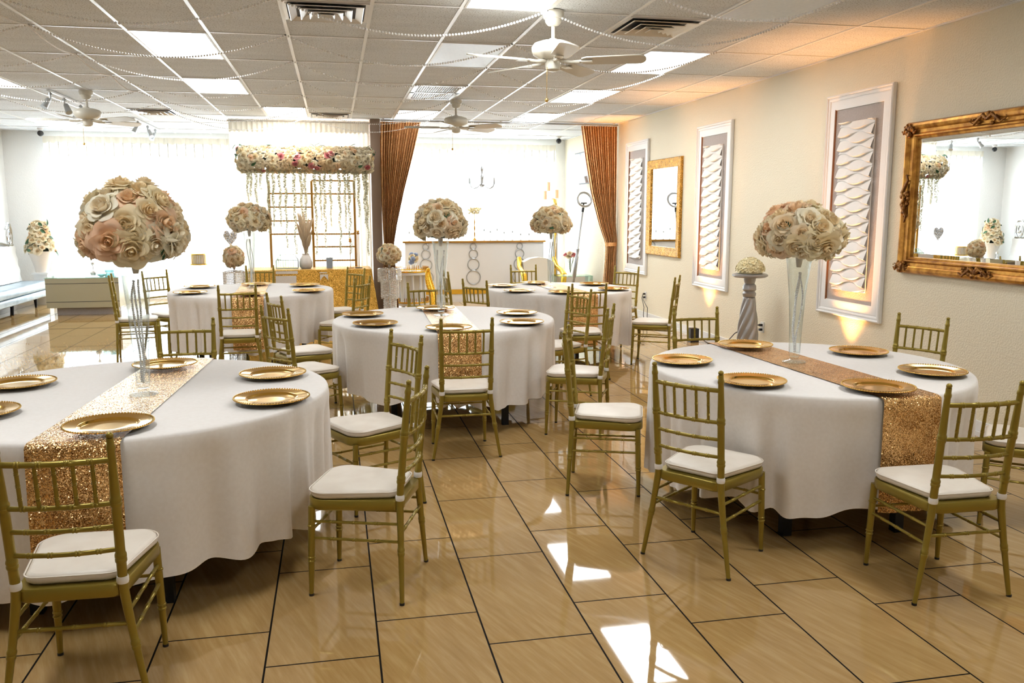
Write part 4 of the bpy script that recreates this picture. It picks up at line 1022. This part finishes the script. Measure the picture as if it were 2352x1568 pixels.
# gilt throne chair, edge on
p = at(1297, 520, 15.0); zt = at(1300, 462, 14.7).z
t = thing('throne_chair', 'tall white throne chair with gilt frame, seen edge on beside the ring light', 'chair', (at(1297, 520, 14.75).x + .06, 14.62, 0), R(80))
b = MB(); b.bbox((-.3, -.3, .25), (.3, .3, .48)); b.build('seat', M['cream'], t, False)
b = MB(); b.bbox((-.27, .24, .48), (.27, .32, zt - .12)); b.build('backrest', M['leatherwhite'], t, False)
b = MB(); b.tube([(-.3, .28, .02), (-.3, .28, .6), (-.31, .28, zt - .35), (-.24, .28, zt - .1), (0, .28, zt - .0), (.24, .28, zt - .1), (.31, .28, zt - .35), (.3, .28, .6), (.3, .28, .02)], [.015, .015, .02, .035, .045, .035, .02, .015, .015], 10); b.build('gilt_frame', M['brightgold'], t)
for s in (-1, 1):
    b = MB(); b.lathe([(.02, 0), (.035, .25)], 10, (s * .26, -.26, 0)); b.build('leg', M['brightgold'], t)
# glass console with bouquet, ring light, TV
YG = 13.0
p0, p1 = at(1277, 634, YG), at(1362, 634, YG); zt = p0.z
t = thing('glass_console', 'low glass display table with green edges before the right copper curtain', 'table', ((p0.x + p1.x) / 2, YG + .2, 0)); w = (p1.x - p0.x) / 2
b = MB(); b.bbox((-w, -.2, zt - .012), (w, .2, zt)); b.build('top', M['greenglass'], t, False)
for s in (-1, 1):
    b = MB(); b.bbox((s * w - .006 * (1 + s), -.2, 0), (s * w + .006 * (1 - s), .2, zt - .012)); b.build('side_panel', M['greenglass'], t, False)
b = MB(); b.bbox((-w + .013, -.19, .22), (w - .013, .19, .232)); b.build('shelf', M['greenglass'], t, False)
t = thing('black_box', 'small black box inside the glass display table', 'box', (at(1312, 640, YG + .2).x, YG + .2, .2335)); b = MB(); b.bbox((-.05, -.05, 0), (.05, .05, .17)); b.bbox((-.03, -.052, .04), (.03, -.05, .13)); b.build('body', M['blackplastic'], t, False)
p = at(1312, 634, YG + .15); t = thing('rose_vase', 'clear vase of pink and peach roses on the glass display table', 'vase', (p.x, YG + .2, zt + .002)); hf = at(1316, 581, YG + .2).z - zt
b = MB(); b.lathe([(.045, 0), (.04, .02), (.035, .06), (.05, .17)], 18, cap=(True, False)); b.build('glass', M['glass'], t)
for k in range(9):
    a = k * .7; r = .07 * (k > 0); pos = (r * cos(a) + (.02 if k % 2 else 0), r * sin(a), hf - .02 * (k % 3)); b = MB(); b.tube([(0, 0, .03), (pos[0] * .4, pos[1] * .4, hf * .5), (pos[0], pos[1], pos[2] - .02)], .003, 5); b.build('stem', M['leaf'], t)
    place((PINK if k % 3 == 1 else ROSES)[k % 2], 'rose', t, pos, orient((pos[0] * 5, pos[1] * 5 - .3, .8), k), .05)
p = at(1342, 458, 12.75); pb = at(1318, 640, 12.75); dirv = (pb - p).normalized(); foot = p + dirv * (p.z / -dirv.z)
t = thing('ring_light', 'ring light on a leaning grey pole before the right copper curtain', 'ring light', (foot.x, 12.75, 0))
up = -dirv; Rr = .112
b = MB(); M3 = Matrix.Rotation(R(12), 3, 'Y') @ Matrix.Rotation(R(70), 3, 'X'); pl = p - foot; b.torus(pl, Rr, .016, 44, 10, M3); b.build('ring', M['greymetal'], t)
base = pl - up * (Rr + .02); tot = (base).length
b = MB(); b.tube([base * 0 + Vector((0, 0, .02)), base * .35, base * .36, base * .55, base * .56, base * .62, base * .63, base], [.022, .022, .03, .03, .02, .028, .014, .014], 10); b.build('pole', M['greymetal'], t)
b = MB(); b.tube([base - up * .06, base + up * .01], .02, 8); b.tube([pl - up * Rr * .95, pl - up * Rr * .55], .012, 6); b.box(pl - up * Rr * .5, (.09, .03, .02)); b.build('phone_clamp', M['blackplastic'], t)
for k in range(3):
    a = k * 2.09 + .4; b = MB(); b.tube([(0, 0, .22), (.25 * cos(a), .18 * sin(a), .012)], .01, 6); b.build('leg', M['blackplastic'], t)
t = thing('television', 'wall television tilted downwards beside the right copper curtain', 'television', (WR - .16, 14.75, 2.36)); Mt = Matrix.Rotation(R(-9), 3, 'Y')
b = MB(); b.box((0, 0, 0), (.045, .80, .56), M=Mt); b.build('casing', M['blackplastic'], t, False)
b = MB(); b.box(Mt @ Vector((-.024, 0, 0)), (.003, .76, .52), M=Mt); b.build('screen', M['screen'], t, False)
b = MB(); b.bbox((.02, -.1, -.08), (.158, .1, .08)); b.build('wall_mount', M['blackplastic'], t, False)

# ================================================================== LEFT ZONE
XS = -4.95
t = thing('tufted_sofa', 'long silver blue velvet sofa with white tufted scroll back along the left wall', 'sofa', (XS, 0, 0))
ya, yb2 = 9.5, 16.02
def beam(y0, y1, x0, x1, z0, z1, r, nm, m):
    pts = []
    for cx, cz, a0 in ((x1 - r, z0 + r, -90), (x1 - r, z1 - r, 0), (x0 + r, z1 - r, 90), (x0 + r, z0 + r, 180)):
        for k in range(6): a = R(a0 + 18 * k); pts.append((cx + r * cos(a), cz + r * sin(a)))
    b = MB(); b.rings([[(x, y, z) for x, z in pts] for y in (y0, y1)]); return b.build(nm, m, t)
beam(ya, yb2, -.52, .06, .15, .27, .03, 'seat_base', M['velvet']); beam(ya, yb2, -.50, .08, .275, .42, .05, 'seat_cushion', M['velvet'])
# tufted back with scroll
def bk(i, j):
    y = ya + (yb2 - ya - .1) * i / 120; v = j / 16; z = .43 + v * .60; tu = .02 * abs(sin(pi * (y / .22 + v * 3.2))) * abs(sin(pi * (y / .22 - v * 3.2)))
    return (-.31 - .07 * v + tu, y, z)
b = MB(); b.grid(121, 17, bk); b.build('tufted_back', M['leatherwhite'], t)
b = MB(); b.bbox((-.50, ya, .15), (-.40, yb2 - .1, 1.04)); b.build('back_frame', M['leatherwhite'], t, False)
b = MB()
P = [(-.40, ya, 1.06)] + [(-.40, y, 1.06 + .04 * sin(y)) for y in (11, 13, 14.6, 15.4)]
b.tube(P + [(-.40, 15.7, 1.03), (-.40, 15.88, 1.04)] , .03, 10)
sp = [(-.40, 15.78 + (.02 + .016 * k * .5) * cos(R(200 + 42 * k)) * 1.0, 1.20 + (.02 + .011 * k) * sin(R(200 + 42 * k)) * 1.2) for k in range(16, -1, -1)]
b.tube(sp, .022, 8); b.build('scroll_trim', M['silver'], t)
for y in (ya + .3, 12.0, 13.2, 14.47, 15.55):
    for x in (.0, -.38):
        b = MB(); b.lathe([(.018, 0), (.03, .15)], 10, (x, y, 0)); b.build('leg', M['black'], t)
# beige console
YK = 14.3
t = thing('beige_console', 'low beige lacquered coffee table on a recessed plinth, left of the front rose ball', 'table', (-3.88, YK + .3, 0))
b = MB(); b.bbox((-.52, -.3, .115), (.54, .3, .575)); b.build('body', M['beige'], t, False)
for z in (.205, .49):
    b = MB(); b.bbox((-.521, -.3025, z), (.541, -.2995, z + .008)); b.build('groove', M['dark'], t, False)
b = MB(); b.bbox((-.40, -.22, 0), (.43, .22, .115)); b.build('plinth', M['taupe'], t, False)
b = MB(); b.bbox((-.53, -.31, .575), (.55, .31, .585)); b.build('glass_top', M['greenglass'], t, False)
ZK = .586
t = thing('crystal_candle_holder', 'crystal candle holder on a glass tray, on the beige console', 'candle holder', (at(215, 636, 14.55).x, 14.55, ZK))
b = MB(); b.lathe([(.11, 0), (.12, .012), (.1, .016)], 24); b.build('tray', M['glass'], t)
b = MB(); b.lathe([(.04, .017), (.05, .06), (.03, .09), (.008, .1), (.008, .17), (.03, .19), (.03, .22)], 12); b.build('holder', M['crystal'], t)
t = thing('glass_bowl', 'low clear glass bowl on the beige console', 'bowl', (at(235, 636, 14.45).x, 14.42, ZK)); b = MB(); b.lathe([(.03, 0), (.07, .03), (.085, .07)], 20, cap=(True, False)); b.build('bowl_body', M['teal'], t)
t = thing('teal_box', 'stacked teal glass boxes at the right end of the beige console', 'box', (at(252, 636, 14.5).x, 14.55, ZK)); b = MB(); b.bbox((-.07, -.06, 0), (.07, .06, .05)); b.bbox((-.065, -.055, .055), (.065, .055, .1)); b.build('boxes', M['teal'], t, False)
# urn on pedestal
YU = 16.17
p = at(97, 625, YU); t = thing('urn_pedestal', 'white pedestal under the flower urn, behind the sofa end', 'pedestal', (p.x, YU, 0))
b = MB(); b.bbox((-.11, -.11, 0), (.11, .11, p.z - .03)); b.bbox((-.13, -.13, p.z - .03), (.13, .13, p.z)); b.build('column', M['white'], t, False)
t = thing('flower_urn', 'cream urn of peach and white flowers before the left window', 'flower arrangement', (p.x, YU, p.z + .001)); ht = at(97, 505, YU).z - p.z
b = MB(); b.lathe([(.10, 0), (.105, .02), (.12, .10), (.17, .27), (.19, .36), (.18, .365)], 28, cap=(True, False)); b.build('urn', M['ceramic'], t)
b = MB(); b.lathe([(.12, .33), (.14, .42), (.10, .62), (.04, ht - .1)], 16); b.build('foliage_core', M['core'], t)
for k in range(70):
    u = (k + .5) / 70; z = .36 + (ht - .40) * u; rr = (.235 - .13 * u) * rnd.uniform(.85, 1.1); a = k * 2.4
    place(ROSES[k % 5], 'rose', t, (rr * cos(a), rr * sin(a), z), orient((cos(a), sin(a), .3 + u), k), rnd.uniform(.045, .065))
for k in range(26):
    u = rnd.random(); z = .36 + (ht - .36) * u; rr = .25 - .13 * u; a = rnd.uniform(0, 6.28)
    place(LEAF, 'leaf', t, (rr * cos(a), rr * sin(a), z), orient((cos(a), sin(a), rnd.uniform(-.5, 1)), k), .07)
# cake on glass pedestal
YP = 13.4
p = at(457, 608, YP); t = thing('glass_pedestal', 'tall clear glass pedestal left of the backdrop', 'pedestal', (p.x, YP, 0))
b = MB(); b.lathe([(.18, 0), (.18, .01), (.14, .012), (.14, p.z - .02), (.2, p.z - .018), (.2, p.z)], 28); b.build('column', M['glass'], t)
t = thing('gold_striped_tin', 'small round gold striped drum on the glass pedestal', 'drum', (p.x, YP, p.z + .001))
b = MB(); b.lathe([(.125, 0), (.125, .018)], 32); b.lathe([(.105, .15), (.105, .165)], 32); b.build('gold_bands', M['brightgold'], t)
b = MB(); b.lathe([(.098, .018), (.1, .02), (.1, .148), (.098, .15)], 32); b.build('drum', M['white'], t)
b = MB()
for k in range(26): a = 2 * pi * k / 26; b.box((.1015 * cos(a), .1015 * sin(a), .084), (.004, .006, .128), a)
b.build('gold_stripes', M['brightgold'], t)

# ================================================================== RIGHT WALL
def relief_mesh(w, h):
    ny, nz = 64, 420; P = h / 25.0; Lw = w * .92
    def fn(i, j):
        y = w * (i / (ny - 1) - .5); z = h * (j / (nz - 1) - .5); q = (z + h / 2) / P; best = 0
        k = int(q) - 1
        def bd(n): return n + (.36 if n % 2 else -.36) * cos(2 * pi * y / Lw + .5)
        while bd(k + 1) <= q: k += 1
        a, c = bd(k), bd(k + 1); tt = (q - a) / max(c - a, 1e-3)
        hh = .030 * (1 - tt) ** .8 * min(1, tt / .12) * min(1.25, (c - a)) 
        return (-.012 - hh, y, z)
    b = MB(); b.grid(ny, nz, fn)
    b.bbox((-.012, -w / 2, -h / 2), (0, w / 2, h / 2)); return b.mesh('wave_relief', M['plaster'], True, 180)
REL = relief_mesh(.50, 1.49)
def wall_panel(yc, label):
    t = thing('wave_panel', label, 'wall panel', (WR - .002, yc, 1.655), 0, 'framed white wave panels on the right wall')
    W, Hh = .97 / 2, 1.985 / 2
    def ring(o, i, x0, x1, nm, m):
        b = MB(); b.rings([[(-x, s * (W - d), q * (Hh - d)) for s, q in ((-1, -1), (1, -1), (1, 1), (-1, 1))] for d, x in ((o, .001), (o, x0), (o + .012, x1), (i - .012, x1), (i, x0), (i, .001))], True, (False, False)); b.build(nm, m, t, False)
    ring(0, .022, .030, .036, 'moulding', M['white']); ring(.022, .05, .022, .026, 'frame', M['white']); ring(.05, .135, .016, .018, 'border', M['white'])
    b = MB(); b.bbox((-.006, -W + .135, -Hh + .135), (0, W - .135, Hh - .135)); b.build('backing', M['taupe'], t, False)
    b = MB()
    b.bbox((-.022, W - .137, -Hh + .13), (-.004, W - .128, Hh - .13)); b.build('edge_strip', M['woodbrown'], t, False)
    place(REL, 'wave_relief', t, (-.0065, 0.0, -.01))
wall_panel(6.86, 'tall framed white wave relief panel nearest the camera, left of the ornate mirror')
wall_panel(9.77, 'middle tall framed white wave relief panel, left of the twisted pedestal')
wall_panel(12.45, 'far tall framed white wave relief panel beside the right copper curtain')
# ornate mirror
def frame_mirror(y0, y1, z0, z1, label, prof, m, ornate):
    yc, zc, hy, hz = (y0 + y1) / 2, (z0 + z1) / 2, (y1 - y0) / 2, (z1 - z0) / 2
    t = thing('ornate_mirror' if ornate else 'glitter_mirror', label, 'mirror', (WR, yc, zc))
    b = MB(); b.rings([[(-x, s * (hy - d), q * (hz - d)) for s, q in ((-1, -1), (1, -1), (1, 1), (-1, 1))] for d, x in prof], True, (False, False)); b.build('frame', m, t, True, 35)
    D = prof[-1][0]; b = MB(); b.bbox((-.010, -hy + D - .004, -hz + D - .004), (-.002, hy - D + .004, hz - D + .004)); g = b.build('mirror_glass', M['mirror'], t, False)
    if ornate:
        b = MB(); b.rings([[(-x, s * (hy - d), q * (hz - d)) for s, q in ((-1, -1), (1, -1), (1, 1), (-1, 1))] for d, x in ((D - .002, .0103), (D + .028, .0112), (D + .0285, .0102))], True, (False, False)); b.build('bevel', M['mirror'], g, False)
        r2 = random.Random(4)
        def orn(y, z, L, ax, nm):
            b = MB()
            for k in range(26):
                u = r2.uniform(-1, 1); v = r2.uniform(-1, 1); s = .016 * (1.25 - abs(u)) * r2.uniform(.7, 1.3); a = L * u; c = .042 * v * (1 - .5 * abs(u))
                b.ball((-.045 - .018 * (1 - abs(v)) * r2.random(), y + (a if ax == 'y' else c), z + (c if ax == 'y' else a)), s, 7, 5)
            for s in (-1, 1):
                b.tube([(-.055, y + (s * L * u if ax == 'y' else .03 * sin(u * 6)), z + (.03 * sin(u * 6) if ax == 'y' else s * L * u)) for u in (0, .25, .5, .75, 1)], [.014, .016, .013, .01, .005], 6)
            b.build(nm, M['antiquedark'], t)
        e = .055
        for sy in (-1, 1):
            for sz in (-1, 1): orn(sy * (hy - e), sz * (hz - e), .085, 'y' , 'corner_ornament')
            orn(sy * (hy - e), 0, .19, 'z', 'ornament')
        for sz in (-1, 1): orn(0, sz * (hz - e), .17, 'y', 'ornament')
    return t
frame_mirror(4.40, 6.17, 1.115, 2.300, 'large mirror in an ornate antique gold frame, cut by the right edge', [(0, .001), (.0, .03), (.012, .052), (.03, .058), (.05, .05), (.062, .036), (.085, .034), (.098, .044), (.108, .044), (.116, .03), (.13, .024), (.134, .009)], M['antique'], True)
frame_mirror(10.72, 11.96, .985, 2.325, 'mirror in a wide gold glitter frame between two wave panels', [(0, .001), (0, .03), (.01, .04), (.118, .028), (.12, .030), (.126, .030), (.128, .006)], M['glitter'], False)
# twisted pedestal with hydrangea
t = thing('twisted_pedestal', 'silver twisted column pedestal against the right wall', 'pedestal', (4.18, 8.08, 0))
prof = [(.15, 0), (.15, .04), (.12, .06), (.105, .08)] + [(.085 + .028 * sin(pi * (1 - (k / 30) ** .8) * .9 + .1) - .03 * (k / 30), .08 + .65 * k / 30) for k in range(31)]
prof2 = [(.06, .735), (.066, .745), (.07, .77), (.055, .79), (.07, .81), (.066, .85), (.05, .87), (.06, .905), (.06, .93)]
b = MB(); b.lathe(prof[:4], 40); b.build('base', M['silverpaint'], t)
b = MB(); b.lathe(prof[4:], 96, mod=lambda a, z: 1 + .22 * abs(sin(3.5 * (a - z * 5.2))) - .14); b.build('twisted_shaft', M['silverpaint'], t, True, 180)
b = MB(); b.lathe(prof2, 36); b.build('capital', M['silverpaint'], t)
b = MB(); b.lathe([(.06, .93), (.155, .935), (.18, .95), (.18, .965), (.165, .972), (.05, .974)], 48); b.build('top_plate', M['silverpaint'], t)
t = thing('hydrangea_dome', 'dome of small cream hydrangea blossoms on the silver pedestal', 'flower arrangement', (4.18, 8.08, .975)); b = MB(); b.lathe([(.12, .001), (.13, .03), (.1, .1), (.03, .13)], 16); b.build('foliage_core', M['hydrangea'], t)
b = MB(); r3 = random.Random(8)
for k in range(230):
    zz = (k + .5) / 230; a = k * 2.4; rr = sqrt(1 - zz * zz); c = Vector((.135 * rr * cos(a), .135 * rr * sin(a), .025 + .125 * zz)); n = Vector((rr * cos(a), rr * sin(a), zz + .1)).normalized()
    q = (n.to_track_quat('Z', 'Y').to_matrix() @ Matrix.Rotation(r3.uniform(0, 6), 3, 'Z')); s = r3.uniform(.017, .024); c += n * r3.uniform(0, .012)
    for p4 in range(4):
        aa = p4 * pi / 2; d = Vector((cos(aa), sin(aa), .25)); e = Vector((-sin(aa), cos(aa), .1)); pts = [Vector((0, 0, 0)), d * .55 + e * .5, d * 1.0 + Vector((0, 0, .1)), d * .55 - e * .5]
        b.add([c + q @ (p * s) for p in pts], [(0, 3, 2, 1)])
q = b.build('blossoms', M['hydrangea'], t, True, 180); q['kind'] = 'stuff'
# outlets, cords, uplights
def outlet(y, z, label):
    t = thing('wall_outlet', label, 'outlet', (WR, y, z)); b = MB(); b.bbox((-.006, -.037, -.058), (0, .037, .058)); b.build('plate', M['outlet'], t, False)
    for s in (-1, 1):
        b = MB(); b.bbox((-.0085, -.016, s * .025 - .014), (-.006, .016, s * .025 + .014)); b.build('socket', M['white'], t, False)
    for s in (1, -1):
        b = MB(); b.bbox((-.04, -.014, s * .025 - .012), (-.0086, .014, s * .025 + .012)); b.build('plug', M['blackplastic'], t, False)
outlet(12.0, .36, 'white wall outlet with two black plugs behind the side on chair')
for k, dy in enumerate((0, -.06)):
    b = MB(); z = .385 - .05 * k; b.tube([(WR - .042, 12.0, z), (WR - .07, 11.97 + dy, z - .06 + .03 * k), (WR - .06, 11.9 + 2.5 * dy, .2), (WR - .08, 11.86 + 2.5 * dy, .08), (WR - .08, 11.82 + 2.5 * dy, .012), (WR - .06 - .04 * k, 11.64 + 2.5 * dy, .008)], .005, 6); o = b.build('power_cord', M['blackplastic']); tag(o, ['black cord hanging from the upper plug of the far wall outlet', 'black cord hanging from the lower plug of the far wall outlet'][k], 'cord')
outlet(8.42, .36, 'white wall outlet just behind the twisted pedestal')
b = MB(); b.tube([(WR - .042, 8.42, .385), (WR - .1, 8.5, .38), (WR - .16, 8.75, .25), (WR - .14, 9.0, .1), (WR - .1, 9.2, .012), (WR - .1, 9.55, .008), (WR - .1, 9.70, .03)], .006, 6); o = b.build('power_cord', M['blackplastic']); tag(o, 'black cord curving from the outlet behind the pedestal to the uplight', 'cord')
def uplight(x, y, label, power, ang=38, aim=(.02, 0, 1), scale=1.0, colr=(1.0, .44, .13)):
    t = thing('uplight', label, 'uplight', (x, y, 0)); b = MB(); b.bbox((-.055, -.055, 0), (.055, .055, .012)); b.bbox((-.055, -.055, .012), (-.047, .055, .17)); b.bbox((.047, -.055, .012), (.055, .055, .17)); b.bbox((-.047, -.055, .012), (.047, -.047, .17)); b.bbox((-.047, .047, .012), (.047, .055, .17)); b.build('housing', M['blackplastic'], t, False)
    b = MB(); b.lathe([(.04, .10), (.042, .12)], 20); b.build('lens', M['orange'], t)
    ld = bpy.data.lights.new('uplight_lamp', 'SPOT'); ld.energy = power; ld.color = colr; ld.spot_size = R(ang); ld.spot_blend = 1.0; ld.shadow_soft_size = .05
    lo = bpy.data.objects.new('uplight_lamp', ld); col.objects.link(lo); lo.parent = t; lo.location = (0, 0, .13); lo.rotation_euler = Vector(aim).to_track_quat('-Z', 'Y').to_euler()
uplight(WR - .20, 6.80, 'small black uplight on the floor under the nearest wave panel', 210, 62, (.06, 0, 1))
uplight(WR - .20, 9.79, 'black square uplight on the floor under the middle wave panel, seen through chair spindles', 210, 62, (.06, 0, 1))
uplight(WR - .22, 12.95, 'black uplight on the floor at the foot of the right copper curtain', 300, 36, (.045, -.02, 1))
uplight(-.25, 14.05, 'uplight on the floor behind the ivory backdrop curtain', 350, 50, (0, -.10, 1))

# ================================================================== LIGHT
w = bpy.data.worlds.new('world'); sc.world = w; w.use_nodes = True
bg = w.node_tree.nodes['Background']; bg.inputs[0].default_value = (0.87, 0.945, 1.0, 1); bg.inputs[1].default_value = 8.5
for (x0, x1) in (W1, (W1[1] + .25, W1[1] + 2.1), W2):
    ld = bpy.data.lights.new('window_portal', 'AREA'); ld.shape = 'RECTANGLE'; ld.size = x1 - x0; ld.size_y = HZ - SZ; ld.cycles.is_portal = True
    lo = bpy.data.objects.new('window_portal', ld); col.objects.link(lo); lo.location = ((x0 + x1) / 2, YF + .14, (SZ + HZ) / 2); lo.rotation_euler = (-pi / 2, 0, 0)
sc.view_settings.view_transform = 'Standard'; sc.view_settings.look = 'None'; sc.view_settings.gamma = 1.0; sc.view_settings.use_curve_mapping = False
sc.view_settings.exposure = 0.76
c = sc.cycles
c.use_light_tree = False; c.max_bounces = 5; c.diffuse_bounces = 3; c.glossy_bounces = 4; c.transmission_bounces = 4; c.transparent_max_bounces = 16; c.use_adaptive_sampling = True; c.adaptive_threshold = 0.06; c.adaptive_min_samples = 16
c.caustics_reflective = False; c.caustics_refractive = False; c.sample_clamp_indirect = 6.0; c.use_denoising = True; c.blur_glossy = 0.5
